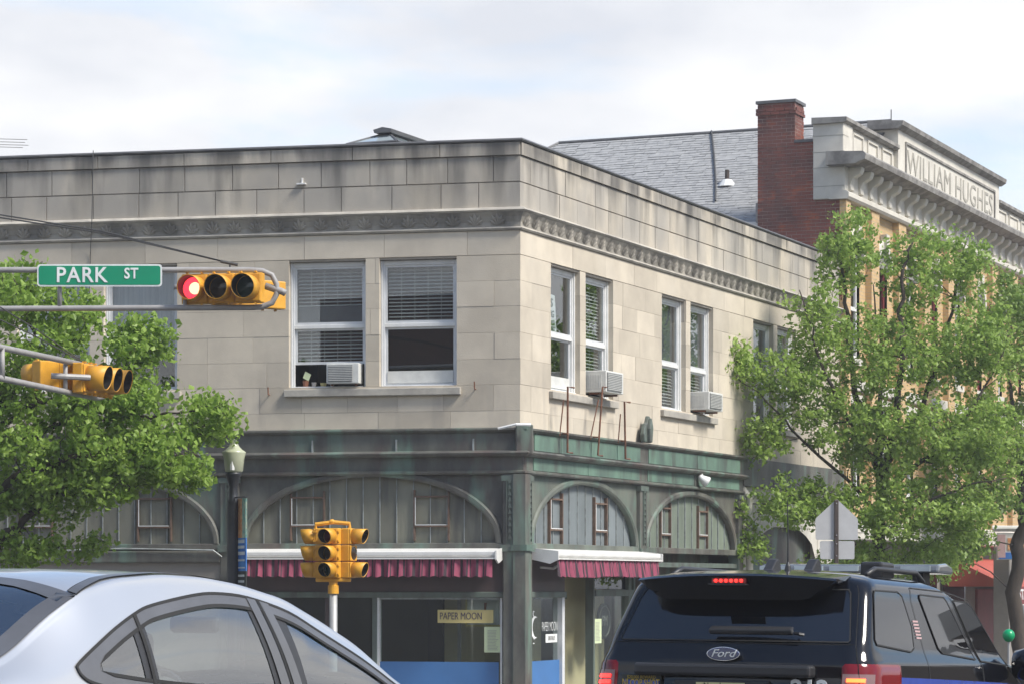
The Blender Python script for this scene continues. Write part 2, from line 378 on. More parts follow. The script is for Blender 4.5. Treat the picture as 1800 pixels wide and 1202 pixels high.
# ------------------------------------------------------------------ corner building
bld = thing('corner_building', 'two storey limestone corner building with green copper arched shopfronts', 'building', Matrix.Translation((C[0], C[1], BASE)))
SLE, SRE = -14.0, 16.6
winL = [(-3.587, -2.38), (-2.167, -.968), (-7.98, -6.79), (-6.56, -5.37), (-12.4, -11.2), (-11.0, -9.8)]
winR = [(1.20, 2.40), (2.64, 3.84), (6.12, 7.32), (7.56, 8.76), (11.04, 12.24), (12.48, 13.68)]
ZT, ZB = 6.50, 4.58
def wall_with_openings(mb, s0, s1, y0, y1, wins, g=.006):
    mb.box(s0, s1, y0, y1, 3.6, ZB); mb.box(s0, s1, y0, y1, ZT + g, 8.17)
    e = [s0]
    for a, b in sorted(wins): e += [a - g, b + g]
    e.append(s1)
    for k in range(0, len(e), 2): mb.box(e[k], e[k + 1], y0, y1, ZB, ZT + g)
mb = MB(ML); wall_with_openings(mb, SLE, -.02, .022, .25, winL); wallL = mb.build('wall', 'mortar', bld)
mb = MB(MR); wall_with_openings(mb, .02, SRE, .022, .25, winR); wallR = mb.build('wall', 'mortar', bld)
# courses of stone, each block its own piece
courses = [(8.01, 8.21, 1.36, .012), (7.62, 8.005, .69, .012), (7.22, 7.615, .69, .012), (6.535, 6.895, 1.30, .005)]
zc = [6.53, 6.15, 5.77, 5.38, 4.99, 4.61, 4.22, 3.95]
courses += [(zc[k + 1] + .0, zc[k], .74 if k % 2 else 1.02, .003) for k in range(7)]
def lay(M, wall, s0, s1, wins, part_lim, sgn, seed):
    rnd = random.Random(seed); far = MB(M); n = 0
    for ci, (z0, z1, ln, gap) in enumerate(courses):
        s = s0 if sgn > 0 else s1; stop = s1 if sgn > 0 else s0
        s_edges = [s]; first = True
        while (stop - s) * sgn > .02:
            d = ln * rnd.uniform(.82, 1.15) * (.55 if first and ci % 2 else 1); first = False
            s = s + sgn * d
            if (stop - s) * sgn < .3: s = stop
            s_edges.append(s)
        for k in range(len(s_edges) - 1):
            a, b = sorted((s_edges[k], s_edges[k + 1])); segs = [(a, b)]
            if z1 > ZB + .05 and z0 < ZT - .01:
                for (wa, wb) in wins:
                    nx = []
                    for (p, q) in segs:
                        if wb <= p or wa >= q: nx.append((p, q)); continue
                        if wa > p: nx.append((p, wa))
                        if wb < q: nx.append((wb, q))
                    segs = nx
            for (p, q) in segs:
                if q - p < .03: continue
                pr = rnd.uniform(0, .006)
                ga = 0 if abs(p) < 1e-6 or any(abs(p - x[1]) < 1e-6 for x in wins) else gap / 2
                gb = 0 if abs(q) < 1e-6 or any(abs(q - x[0]) < 1e-6 for x in wins) else gap / 2
                y0 = -pr - (.03 if ci == 0 else 0)
                if abs(p) > part_lim or abs(q) > part_lim + .8: far.box(p + ga, q - gb, y0, .24, z0 + gap / 2, z1 - gap / 2); continue
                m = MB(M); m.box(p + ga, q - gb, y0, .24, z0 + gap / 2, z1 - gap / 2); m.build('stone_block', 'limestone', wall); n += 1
    far.build('far_stone_blocks', 'limestone', wall, kind='stuff'); return n
nb = lay(ML, wallL, SLE, 0, winL, 9.0, -1, 3) + lay(MR, wallR, 0, SRE, winR, 12.2, 1, 4)
print('stone blocks', nb)
def sweep(prof, a, b, name, mat, parent=bld, closed=True, label=None):
    """moulding that turns the building's corner: profile is (outward distance, height)"""
    mb = MB(); n = len(prof); rings = []
    for s, M in ((a, ML), (None, None), (b, MR)):
        P = []
        for d, z in prof:
            if M is None: q = isect(d); P.append((q.x, q.y, z))
            else: P.append(tuple(M @ Vector((s, -d, z))))
        rings.append(mb.pts(P))
    for k in range(2):
        for j in range(n): q = (j + 1) % n; mb.f.append((rings[k] + j, rings[k] + q, rings[k + 1] + q, rings[k + 1] + j))
    mb.f.append(tuple(rings[0] + j for j in range(n))); mb.f.append(tuple(rings[2] + j for j in range(n)))
    return mb.build(name, mat, parent, label=label)
sweep([(-.24, 8.215), (.05, 8.215), (.065, 8.235), (.05, 8.26), (-.24, 8.275)], SLE, SRE, 'coping_flashing', 'flashing')
sweep([(-.2, 7.15), (.02, 7.15), (.10, 7.165), (.125, 7.19), (.10, 7.215), (.06, 7.235), (-.2, 7.25)], SLE, SRE, 'belt_course', 'limestone_moulding')
sweep([(-.2, 6.955), (.012, 6.955), (.016, 7.02), (.05, 7.10), (.095, 7.16), (-.2, 7.16)], SLE, SRE, 'frieze', 'limestone_sooty')
sweep([(-.2, 6.90), (.03, 6.90), (.05, 6.925), (.03, 6.95), (-.2, 6.955)], SLE, SRE, 'lower_belt_course', 'limestone_moulding')
# carved leaves in the frieze
def leaf_mesh():
    mb = MB()
    for a, ln, wd in ((-52, .15, .035), (-27, .18, .036), (0, .19, .036), (27, .18, .036), (52, .15, .035)):
        ca, sa = math.cos(R(a)), math.sin(R(a))
        def q(t, v, d): x = t * sa + v * ca; z = t * ca - v * sa; return (x, -d - .018 - max(0, z - .03) * .42, z)
        i = mb.pts([q(.01, 0, 0), q(ln * .6, -wd, .002), q(ln * .62, 0, .024), q(ln * .6, wd, .002), q(ln, 0, .006)])
        mb.f += [(i, i + 2, i + 1), (i, i + 3, i + 2), (i + 1, i + 2, i + 4), (i + 2, i + 3, i + 4)]
    return mb
proto = leaf_mesh(); leafme = None
for M, a, b in ((ML, -9.4, 0), (MR, 0, 14.2)):
    s = a + .17
    while s < b - .1:
        Mw = M @ Matrix.Translation((s, 0, 6.962))
        if leafme is None:
            leafme = bpy.data.meshes.new('carved_leaf'); leafme.from_pydata(proto.v, [], proto.f); leafme.materials.append(MATS['limestone_sooty'])
        o = bpy.data.objects.new('carved_leaf', leafme); COL.objects.link(o); o.parent = bld; o.matrix_basis = W[bld.name].inverted() @ Mw
        s += .342
# roof, floors, inner partitions
mb = MB(); P = [wp(ML, SLE, .24), isect(-.24), wp(MR, SRE, .24), wp(MR, SRE, 9), wp(ML, SLE, 11)]
for z0, z1, nm, mt in ((7.6, 7.75, 'flat_roof', 'flashing'), (3.85, 3.97, 'upper_floor', 'room_dark'), (-.62, -.52, 'shop_floor', 'store_olive')):
    m = MB(); m.prism([(p.x, p.y) for p in P], z0, z1, 'z'); m.build(nm, mt, bld)
m = MB()
m.M = ML; m.box(SLE, -1.6, 4.0, 4.15, 4.0, 7.6); m.build('partition', 'room_dark', bld)
m = MB(MR); m.box(1.2, SRE, 4.0, 4.15, 4.0, 7.6); m.build('partition', 'room_dark', bld)
for M, s in ((ML, SLE), (MR, SRE)):
    m = MB(M); m.box(s - .12 if s > 0 else s, s if s > 0 else s + .12, .26, 9, -.7, 8.1); m.build('end_wall', 'plaster_grey', bld)
m = MB(); a, b = wp(MR, SRE, 9), wp(ML, SLE, 11); m.poly([(a.x, a.y, -.7), (b.x, b.y, -.7), (b.x, b.y, 8), (a.x, a.y, 8)]); m.build('rear_wall', 'plaster_grey', bld)

def blind(M, s0, s1, y, z0, z1, parent, pitch=.054, tilt=.62):
    mb = MB(M); z = z1; n = 0
    while z > z0:
        mb.poly([(s0, y - .02, z - .02 * tilt), (s1, y - .02, z - .02 * tilt), (s1, y + .02, z + .02 * tilt), (s0, y + .02, z + .02 * tilt)]); z -= pitch
    for k in range(1, 5):
        s = s0 + (s1 - s0) * k / 5; mb.box(s - .003, s + .003, y - .021, y - .019, z0, z1)
    mb.build('blind', 'blind', parent, kind='stuff')
def sash(M, a, b, mid=.5, bl=(), lower_open=0, shade=None, panel=False, fr='window_alu', screen=False):
    """double hung window set back in its stone opening: frame, two sashes, glass, blind"""
    f = MB(M); t = .055; y0, y1 = .11, .17
    f.box(a, a + t, y0, y1, ZB, ZT); f.box(b - t, b, y0, y1, ZB, ZT); f.box(a + t, b - t, y0, y1, ZT - .07, ZT); f.box(a + t, b - t, y0 - .07, y1, ZB, ZB + .045)
    f.box(a - .0, a + .03, y0 - .03, y0, ZB, ZT); f.box(b - .03, b, y0 - .03, y0, ZB, ZT)
    wdw = f.build('window', 'white_paint' if fr == 'white' else 'window_alu', bld, bevel=.006)
    zi0, zi1 = ZB + .045, ZT - .07; zm = zi0 + (zi1 - zi0) * mid
    r = MB(M); r.box(a + t, b - t, y0 + .008, y1 + .01, zm - .028, zm + .028); r.build('meeting_rail', 'white_paint', wdw, bevel=.004)
    for (p, q, yy) in ((zm + .028, zi1, y0 + .02), (zi0 + lower_open, zm - .028, y0 + .045)):
        s_ = MB(M); d = .035
        s_.box(a + t, a + t + d, yy, yy + .03, p, q); s_.box(b - t - d, b - t, yy, yy + .03, p, q); s_.box(a + t + d, b - t - d, yy, yy + .03, p, p + .04); s_.box(a + t + d, b - t - d, yy, yy + .03, q - .03, q)
        so_ = s_.build('sash', 'trim_grey' if fr != 'white' and False else 'window_alu', wdw)
        g = MB(M); g.box(a + t + d, b - t - d, yy + .012, yy + .017, p + .04, q - .03); g.build('pane', 'glass_house', wdw)
    for (z0, z1) in bl: blind(M, a + t + .03, b - t - .03, .235, z0, z1, wdw)
    if shade:
        g = MB(M); g.box(a + t, b - t, .225, .23, shade[0], shade[1]); g.build('roller_shade', shade[2], wdw)
    if panel:
        g = MB(M); g.box(a + t + .036, b - t - .036, .14, .15, zi0 + .04, zi0 + .22); g.build('lower_panel', 'ac_white', wdw)
    return wdw
zmid = (ZB + ZT) / 2
w1 = sash(ML, *winL[0], mid=.50, bl=[(ZB + .38, ZT - .1)], lower_open=.34)
w2 = sash(ML, *winL[1], mid=.50, bl=[(zmid + .02, ZT - .08)], panel=True)
for k in (2, 3): sash(ML, *winL[k], mid=.46, shade=(zmid - .3, ZT - .05, 'curtain'))
for k in (4, 5): sash(ML, *winL[k], bl=[(ZB + .1, ZT - .1)])
w3 = sash(MR, *winR[0], mid=.46, fr='white', panel=True)
sash(MR, *winR[1], mid=.46, bl=[(ZB + .42, ZT - .1)], lower_open=.36, fr='white')
sash(MR, *winR[2], mid=.42, bl=[(ZB + .1, zmid - .1)], shade=(zmid - .1, ZT - .07, 'screen_grey'), fr='white')
sash(MR, *winR[3], mid=.42, bl=[(ZB + .4, zmid - .1)], shade=(zmid - .1, ZT - .07, 'screen_grey'), lower_open=.33, fr='white')
for k in (4, 5): sash(MR, *winR[k], mid=.42, shade=(ZB + .4, ZT - .07, 'screen_grey'), fr='white')
m = MB(ML); m.box(winL[0][0] + .06, winL[0][1] - .06, .20, .205, zmid + .03, zmid + .30); m.build('window_screen', 'screen_grey', w1)
for M, pairs in ((ML, ((-3.65, -.90), (-8.05, -5.30), (-12.5, -9.7))), (MR, ((1.12, 3.92), (6.04, 8.84), (10.96, 13.76)))):
    for a, b in pairs:
        m = MB(M); m.box(a, b, -.075, .12, ZB - .115, ZB - .004); m.build('window_sill', 'limestone_moulding', bld, bevel=.01)
# hairline things on the stone: hooks, cable, old fixing
m = MB(ML); m.tube([(sL(170), -.14, 8.28), (sL(168), -.15, 7.2), (sL(160), -.02, 6.7), (sL(157), -.02, 5.6)], .007, 5); m.build('hanging_cable', 'cable', bld)
for px, py in ((836, 680), (474, 690)):
    s = sL(px); z = zL(py, s); m = MB(ML); m.tube([(s, .02, z - .03), (s, -.07, z - .03), (s, -.08, z + .08)], .010, 6); m.build('wall_hook', 'rust', bld)
s = sL(531); z = zL(322, s); m = MB(ML); m.box(s - .07, s + .07, -.06, .0, z - .03, z - .01); m.box(s, s + .02, -.03, .0, z - .01, z + .07); m.build('old_bracket', 'white_paint', bld)

# air conditioners
def ac(M, s0, s1, z0, z1, label, dep=.33):
    o = thing('air_conditioner', label, 'air conditioner', M @ Matrix.Translation(((s0 + s1) / 2, .0, z0)), 'window air conditioners')
    y0, y1 = -dep, .12
    b = MB(M); b.box(s0, s1, y0 + .02, y1, z0, z1); case = b.build('case', 'ac_white', o, bevel=.012)
    g = MB(M); g.box(s0 + .03, s1 - .10, y0 + .005, y0 + .018, z0 + .03, z1 - .03); g.build('grille', 'ac_grey', o)
    sl_ = MB(M); zz_ = z0 + .045
    while zz_ < z1 - .04: sl_.box(s0 + .03, s1 - .10, y0 - .002, y0 + .005, zz_, zz_ + .008); zz_ += .026
    for k in range(9): sl_.box(s0 - .006, s0 - .001, y0 + .10 + k * .028, y0 + .115 + k * .028, z0 + .06, z1 - .06)
    sl_.build('louvres', 'ac_white', o)
    br = MB(M); br.box(s0 + .05, s0 + .08, y0 + .1, .0, z0 - .03, z0 - .002); br.box(s1 - .08, s1 - .05, y0 + .1, .0, z0 - .03, z0 - .002); br.build('support_bracket', 'rust', o)
a, b = winL[0]
ac(ML, b - .59, b - .08, ZB + .075, ZB + .38, 'white air conditioner filling a half open window beside clutter on the sill', .12)
ac(MR, 2.74, 3.50, ZB + .08, ZB + .42, 'white air conditioner in the window above the rusty iron bars')
ac(MR, 7.66, 8.40, ZB + .08, ZB + .40, 'white air conditioner in the window beyond the copper leaf finial')
# clutter on the open window's sill
s = a + .12
for k, (ds, mt, r, h) in enumerate(((.08, 'rust', .05, .10), (.21, 'pipe_grey', .04, .07), (.36, 'paper_yellow', .05, .06), (.5, 'paper_white', .035, .09))):
    m = MB(ML); m.lathe([(r * .75, 0), (r, h * .9), (r * 1.05, h), (r * .85, h), (r * .65, .02)], (s + ds, .22, ZB + .05), 12)
    o = m.build('flower_pot' if k == 0 else 'cup', mt, None, smooth=False)
    tag(o, ['red clay pot on the sill of the half open window', 'small grey cup between the clay pot and the yellow dish on the sill', 'low yellow dish on the sill of the half open window', 'white cup next to the air conditioner on the sill'][k], ['pot', 'cup', 'dish', 'cup'][k])
m = MB(ML); m.prism([(s + .04, ZB + .19), (s + .13, ZB + .14), (s + .17, ZB + .24), (s + .08, ZB + .29)], .2, .204); tag(m.build('paper_tag', 'paper_green'), 'small green paper tag hanging over the clay pot', 'tag')
# painter's sign in the window
sa, sb = winR[0]
ps = thing('window_sign', 'white painter sign with green lettering leaning inside the window', 'sign', MR @ Matrix.Translation((1.5, .2, 5.5)))
m = MB(MR); m.prism([(1.27, 5.52), (1.92, 5.47), (1.84, 6.1), (1.27, 6.12)], .195, .2); m.build('board', 'paper_white', ps)
for tx, z, sz in (('IKAS', 5.97, .19), ('INTING', 5.80, .15)): text(tx, sz, onwall(MR, 1.55, .19, z), 'ink_green', ps, bold=.003)
for z, h in ((5.67, .035), (5.58, .03)):
    m = MB(MR); m.box(1.30, 1.82, .188, .194, z - h, z + h); m.build('printed_bar', 'ink_green', ps)

# ------------------------------------------------------------------ copper shopfront
sweep([(-.2, 3.56), (.10, 3.56), (.10, 3.88), (.14, 3.90), (.17, 3.925), (.17, 3.95), (.06, 3.97), (-.2, 3.985)], SLE, 10.2, 'fascia', 'copper_dark')
sweep([(-.2, 3.53), (.12, 3.53), (.19, 3.555), (.21, 3.585), (.19, 3.61), (.105, 3.625), (-.2, 3.625)], SLE, 10.2, 'cornice', 'copper_dark')
sweep([(-.2, 3.30), (.085, 3.30), (.085, 3.53), (-.2, 3.53)], SLE, 10.2, 'lower_fascia', 'copper_dark')
sweep([(-.2, 3.27), (.10, 3.27), (.125, 3.29), (.125, 3.315), (.09, 3.33), (-.2, 3.33)], SLE, 10.2, 'lower_cornice', 'copper_dark')
# greener sheets on the sunny street side
for a, b in ((.30, 1.35), (1.36, 2.6), (2.61, 3.75), (3.76, 4.80), (5.2, 7.6), (7.62, 9.95)):
    m = MB(MR); m.box(a, b, -.112, -.09, 3.635, 3.875); m.build('copper_sheet', 'copper_green', bld)
for a, b in ((.30, 2.5), (2.52, 4.80), (5.2, 7.5), (7.52, 9.95)):
    m = MB(MR); m.box(a, b, -.096, -.07, 3.338, 3.522); m.build('copper_sheet', 'copper_green', bld)
for px in (553, 700, 835):
    s = sL(px); m = MB(ML); m.box(s - .012, s + .012, -.125, -.09, 3.62, 3.80); m.build('copper_clip', 'seam_metal', bld)
ZS = 2.25                                   # foot of the arches
def bay(M, a, b, boards, spand, n, rise=1.0, extra=(), seam='seam_metal'):
    c, h = (a + b) / 2, (b - a) / 2 - .10
    arch = lambda s: ZS + rise * math.sqrt(max(0, 1 - ((s - c) / h) ** 2))
    root = MB(M); root.box(a, b, .10, .16, ZS - .05, 3.3); back = root.build('arched_bay', spand, bld)
    # spandrel sheet with the arch cut out of it
    m = MB(M); K = 40; S = [c - h * math.cos(math.pi * k / K) for k in range(K + 1)]
    for k in range(K):
        p, q = S[k], S[k + 1]
        m.poly([(p, -.02, arch(p)), (q, -.02, arch(q)), (q, -.02, 3.28), (p, -.02, 3.28)]); m.poly([(p, -.02, arch(p)), (q, -.02, arch(q)), (q, .1, arch(q)), (p, .1, arch(p))])
    m.box(a, c - h, -.02, .1, ZS - .05, 3.28); m.box(c + h, b, -.02, .1, ZS - .05, 3.28); m.build('spandrel', spand, back)
    # raised archivolt
    m = MB(M); rings = []
    for k in range(K + 1):
        t = math.pi * k / K; ct, st = math.cos(t), math.sin(t)
        P = []
        for e, y in ((0, .02), (0, -.055), (.03, -.075), (.085, -.075), (.11, -.045), (.11, -.015)):
            P.append((c - (h + e - .02) * ct, y, ZS + (rise + e - .02) * st))
        rings.append(m.pts(P))
    for k in range(K):
        for j in range(5): m.f.append((rings[k] + j, rings[k] + j + 1, rings[k + 1] + j + 1, rings[k + 1] + j))
    m.build('arch_moulding', spand, back, smooth=False)
    e = [c - h + 2 * h * k / n for k in range(n + 1)]
    for k in range(n):
        p, q = e[k] + .004, e[k + 1] - .004; mid = (p + q) / 2; dz = random.uniform(0, .012)
        top = [(p + (q - p) * t / 3, arch(p + (q - p) * t / 3) - .0) for t in range(4)]
        pts_ = [(p, ZS)] + [(x, max(z, ZS + .01)) for x, z in top] + [(q, ZS)]
        m = MB(M); m.prism(pts_, .045 + dz, .09); m.build('board', boards, back)
        if 0 < k:
            zt = arch(e[k]) - .02; m = MB(M); m.box(e[k] - .006, e[k] + .006, .03, .06, ZS, zt); m.build('seam', seam, back)
    for px, py, wpx, hpx in extra:
        f_ = sL if M is ML else sR; s0, s1 = f_(px), f_(px + wpx); zf = zL if M is ML else zR
        z1, z0 = zf(py, s0), zf(py + hpx, s0)
        m = MB(M); t = .013
        m.box(s0, s1, .0, .05, z1 - t, z1 + t); m.box(s0, s1, .0, .05, z0 - t, z0 + t); m.box(s0 - t, s0 + t, .002, .05, max(z0 - .22, ZS), min(z1 + .1, arch(s0) - .03)); m.box(s1 - t, s1 + t, .002, .05, max(z0 - .22, ZS), min(z1 + .1, arch(s1) - .03))
        m.build('patch_frame', 'old_wood', back)
        m = MB(M); m.box(s0 + .03, s1 - .03, -.004, .0, z0 + t, z0 + t + .012); m.box(s0 + t, s0 + t + .012, -.006, .001, z0 + t, z1 - t); m.build('frame_edge', 'white_paint', back)
    m = MB(M); m.box(a, b, -.07, .1, ZS - .10, ZS); m.build('arch_sill', spand, back, bevel=.01)
    return back
bay(ML, -4.36, -.24, 'boards_olive', 'copper_dark', 15, 1.02, [(511, 874, 58, 50), (728, 872, 60, 52)])
bay(ML, -8.78, -4.66, 'boards_olive', 'copper_dark', 15, 1.02, [(242, 876, 58, 50), (34, 876, 57, 50)])
bay(ML, -13.2, -9.1, 'boards_olive', 'copper_dark', 15, 1.02)
bay(MR, .26, 4.86, 'boards_slate', 'copper_mid', 13, .96, [(968, 876, 22, 54), (1047, 884, 21, 49)])
bay(MR, 5.20, 9.95, 'boards_green', 'copper_dark', 13, .92, [(1163, 892, 17, 47), (1229, 898, 16, 43)])
# pilasters
def pilaster(M, a, b, z0, z1, d, mat='copper_dark', beads=True):
    m = MB(M); m.box(a, b, -d, .12, z0, z1); p = m.build('pilaster', mat, bld, bevel=.012)
    for e_, za_, zb2 in ((.03, ZS - .13, ZS - .03), (.02, z1 - .1, z1 - .02)):
        m = MB(M); m.box(a - e_, b + e_, -d - e_, .1, za_, zb2); m.build('pilaster_band', 'bronze', p)
    if beads:
        m = MB(M); z = ZS + .06; c = (a + b) / 2
        while z < 3.15:
            m.prism([(c - .03, z), (c + .03, z), (c + .012, z + .05), (c, z + .075), (c - .012, z + .05)], -d - .022, -d + .01); z += .092
        m.box(c - .055, c - .045, -d - .02, -d + .01, ZS + .02, 3.2); m.box(c + .045, c + .055, -d - .02, -d + .01, ZS + .02, 3.2)
        m.build('beaded_strip', 'bronze', p)
    return p
pilaster(ML, -.24, -.015, BASE, 3.27, .10); pilaster(MR, .015, .24, BASE, 3.27, .10)
pilaster(ML, -4.66, -4.36, BASE, 3.27, .07); pilaster(ML, -9.08, -8.8, BASE, 3.27, .07)
pilaster(MR, 4.86, 5.18, BASE, 3.27, .09); pilaster(MR, 9.95, 10.2, BASE, 3.27, .09, beads=False)
sweep([(-.05, BASE), (.135, BASE), (.135, 3.27), (-.05, 3.27)], -.075, .075, 'corner_shaft', 'copper_dark')
sweep([(-.05, ZS - .12), (.165, ZS - .12), (.165, ZS - .03), (-.05, ZS - .03)], -.10, .10, 'corner_band', 'copper_green')
for M_, sa_, sb_ in ((ML, -.10, -.078), (MR, .078, .10)):
    m = MB(M_); m.box(sa_, sb_, -.118, -.09, BASE, 3.25); m.build('corner_fillet', 'bronze', bld)
m = MB(); q = isect(.16); m.box(q.x - .16, q.x + .10, q.y, q.y + .2, 3.55, 4.0); m.build('corner_cap', 'copper_dark', bld, bevel=.02)
m = MB(); m.tube([(q.x - .42, q.y - .12, 3.93), (q.x - .15, q.y - .18, 3.99), (q.x + .06, q.y - .1, 3.99)], .022, 6); m.build('broken_trim', 'white_paint', bld)
# copper leaf finial, rusty bars, spot lamps, drain pipe
s = sR(1124); m = MB(MR)
m.prism([(s - .16, 3.97), (s + .16, 3.97), (s + .20, 4.2), (s + .13, 4.36), (s + .05, 4.42), (s - .02, 4.30), (s - .12, 4.28), (s - .2, 4.1)], -.16, -.08)
m.prism([(s - .05, 3.97), (s + .05, 3.97), (s + .09, 4.22), (s + .02, 4.38), (s - .06, 4.2)], -.22, -.15); m.build('leaf_finial', 'bronze', bld, bevel=.02)
for bi, ((a, za), (b, zb)) in enumerate((((966, 680), (972, 795)), ((1028, 680), (1026, 800)), ((1067, 706), (1075, 806)))):
    sa_, sb_ = sR(a), sR(b); m = MB(MR)
    m.tube([(sa_ + .25, -.30, zR(za, sa_)), (sa_, -.3, zR(za, sa_)), (sb_, -.24, zR(zb, sb_) + .0), (sb_ + .2, -.24, zR(zb, sb_))], .016, 6)
    m.tube([(sa_ - .02, -.24, zR(za, sa_) - .2), (sb_ - .12, -.16, zR(zb, sb_) + .25)], .010, 5); m.tube([(sb_ - .06, -.27, zR(zb, sb_) + .28), (sb_ + .02, .02, zR(zb, sb_) + .30)], .014, 6)
    tag(m.build('iron_bar', 'rust'), ('rusty upright iron bar under the window with the painter sign', 'rusty upright iron bar between the painter sign window and the air conditioner', 'short rusty iron bar beside the sill under the air conditioner')[bi], 'iron bar', 'rusty awning bars')
def spot(px, py, label, rz):
    s = sR(px); z = zR(py, s); o = thing('spot_lamp', label, 'lamp', MR @ Matrix.Translation((s, -.1, z)))
    m = MB(MR); m.tube([(s, -.06, z + .13), (s, -.16, z + .12), (s, -.2, z + .03)], .018, 8); m.build('bracket', 'white_paint', o)
    m = MB(MR @ Matrix.Translation((s, -.2, z)) @ Matrix.Rotation(rz, 4, 'Z') @ Matrix.Rotation(.6, 4, 'X')); m.lathe([(.035, .10), (.05, .06), (.095, -.06), (.10, -.09), (.08, -.08), (.03, .0)], n=14, axis='y'); m.build('lamp_head', 'white_paint', o, smooth=True)
spot(1217, 842, 'white spot lamp on the copper cornice over the arch', .7)
spot(1311, 926, 'white spot lamp beside the cream drain pipe', .7)
s = 10.34; m = MB(MR); m.tube([(s, -.16, -.6), (s, -.16, 3.2), (s, .0, 3.4)], .07, 10); m.build('drain_pipe', 'terracotta', bld, smooth=True)
# third bay, cream painted front with a dark arch
m = MB(MR); m.box(10.45, SRE, .0, .15, 2.72, 3.42)
for k in range(12):
    p, q = 10.9 + k * .35, 10.9 + (k + 1) * .35; c_, h_ = 13.0, 2.1; az = lambda s: 2.0 + .75 * math.sqrt(max(0, 1 - ((s - c_) / h_) ** 2))
    m.poly([(p, .01, az(p)), (q, .01, az(q)), (q, .01, 2.74), (p, .01, 2.74)])
m.box(10.45, 10.9, .0, .15, BASE, 2.74); m.box(15.1, SRE, .0, .15, BASE, 2.74); m.build('cream_front', 'terracotta', bld)
m = MB(MR); m.box(10.9, 15.1, .18, .22, 1.5, 2.8); m.build('dark_fanlight', 'copper_dark', bld)
m = MB(MR); m.box(10.2, SRE, -.1, .2, 3.43, 3.94); m.build('side_fascia', 'copper_dark', bld)
m = MB(MR); m.box(10.45, SRE, .1, .2, BASE, 1.5); m.build('side_shopfront', 'plaster_grey', bld)

# ------------------------------------------------------------------ shopfront below the arches
def shop_front(M, a, b):
    m = MB(M); m.box(a, b, -.02, .14, 1.52, ZS - .1); m.build('transom_panel', 'transom_brown', bld)
    m = MB(M); m.box(a, b, -.06, .14, 1.43, 1.52); m.build('transom_bar', 'bronze', bld, bevel=.015)
shop_front(ML, -4.36, -.24); shop_front(MR, .24, 1.72)
def pane(M, a, b, z0, z1, y=.06, mat='glass_clear'):
    m = MB(M); m.box(a, b, y, y + .008, z0, z1); return m.build('shop_window', mat, bld)
def blue(M, a, b): m = MB(M); m.box(a, b, .055, .058, -.5, .47); m.build('blue_lower_panel', 'blue_panel', bld)
for a, b in ((-4.36, -2.98), (-2.98, -2.27), (-2.2, -.3)):
    pane(ML, a + .03, b - .03, -.5, 1.43)
    if b > -2: m = MB(ML); m.box(a + .03, b - .03, .03, .05, -.5, .47); m.build('blue_lower_panel', 'blue_panel', bld)
for s in (-2.235,): m = MB(ML); m.box(s - .035, s + .035, -.03, .12, -.5, 1.43); m.build('mullion', 'bronze', bld)
for s in (-4.33, -2.98): m = MB(ML); m.box(s - .03, s + .03, -.02, .12, -.5, 1.43); m.build('mullion', 'transom_brown', bld)
for s0, s1 in ((-2.2, -2.165), (-.3, -.27)): m = MB(ML); m.box(s0, s1, -.01, .11, -.5, 1.43); m.build('metal_strip', 'white_paint', bld)
m = MB(ML); m.box(-2.165, -.3, -.008, .02, 1.405, 1.43); m.build('metal_strip', 'seam_metal', bld)
# right side: fixed pane, recessed entrance, second pane
pane(MR, .3, 1.62, -.5, 1.43); m = MB(MR); m.box(.3, 1.62, .03, .05, -.5, .47); m.build('blue_lower_panel', 'blue_panel', bld)
m = MB(MR); m.box(1.62, 1.72, -.02, .13, -.5, 1.43); m.build('door_jamb', 'window_alu', bld)
m = MB(MR); m.box(1.68, 1.71, .13, .94, -.5, 2.1); m.build('entrance_side', 'glass_clear', bld)
m = MB(MR); m.box(1.72, 3.1, .95, 1.05, -.5, 1.45); m.build('entrance_wall', 'store_tan', bld)
m = MB(MR); m.box(1.72, 3.0, .5, .55, 1.45, ZS); m.build('entrance_transom', 'store_orange', bld)
m = MB(MR); m.box(1.72, 3.0, .46, .5, 1.40, 1.46); m.build('entrance_bar', 'bronze', bld)
m = MB(MR); m.box(3.0, 4.6, .06, .12, 1.55, 2.1); m.build('entrance_glass', 'glass_tint', bld)
for s0, s1 in ((2.98, 3.04), (4.55, 4.68), (4.78, 4.86)): m = MB(MR); m.box(s0, s1, .0, .14, -.5, ZS - .1); m.build('mullion', 'bronze', bld)
m = MB(MR); m.box(3.04, 4.86, -.02, .14, 1.44, 1.54); m.build('transom_bar', 'bronze', bld)
pane(MR, 3.04, 4.8, -.5, 1.44)
m = MB(MR); m.box(3.1, 4.86, .55, .6, -.5, 1.9); m.build('entrance_wall', 'store_tan', bld)
# second copper bay: black recess with a signboard
m = MB(MR); m.box(5.2, 9.95, .5, .55, -.5, ZS); m.build('closed_front', 'copper_dark', bld)
m = MB(MR); m.box(5.2, 9.95, -.05, .3, 1.92, 2.0); m.build('transom_bar', 'bronze', bld)
# under the second left bay: dark cornice and plastered wall
m = MB(ML); m.box(-9.1, -4.66, -.09, .1, 1.96, ZS - .11); m.build('lower_fascia', 'copper_dark', bld, bevel=.02)
m = MB(ML); m.box(-9.1, -4.66, -.02, .14, BASE, 1.96); m.build('plaster_wall', 'plaster_grey', bld)
m = MB(ML); m.tube([(-8.4, -.1, ZS - .04), (-7.2, -.12, ZS - .10), (-6.2, -.12, ZS - .07), (-4.75, -.12, ZS - .10), (-4.62, -.1, ZS - .2)], .012, 5); m.build('loose_cable', 'seam_metal', bld)
m = MB(ML); m.box(-13.9, -9.1, -.02, .14, BASE, ZS - .1); m.build('plaster_wall', 'plaster_grey', bld)
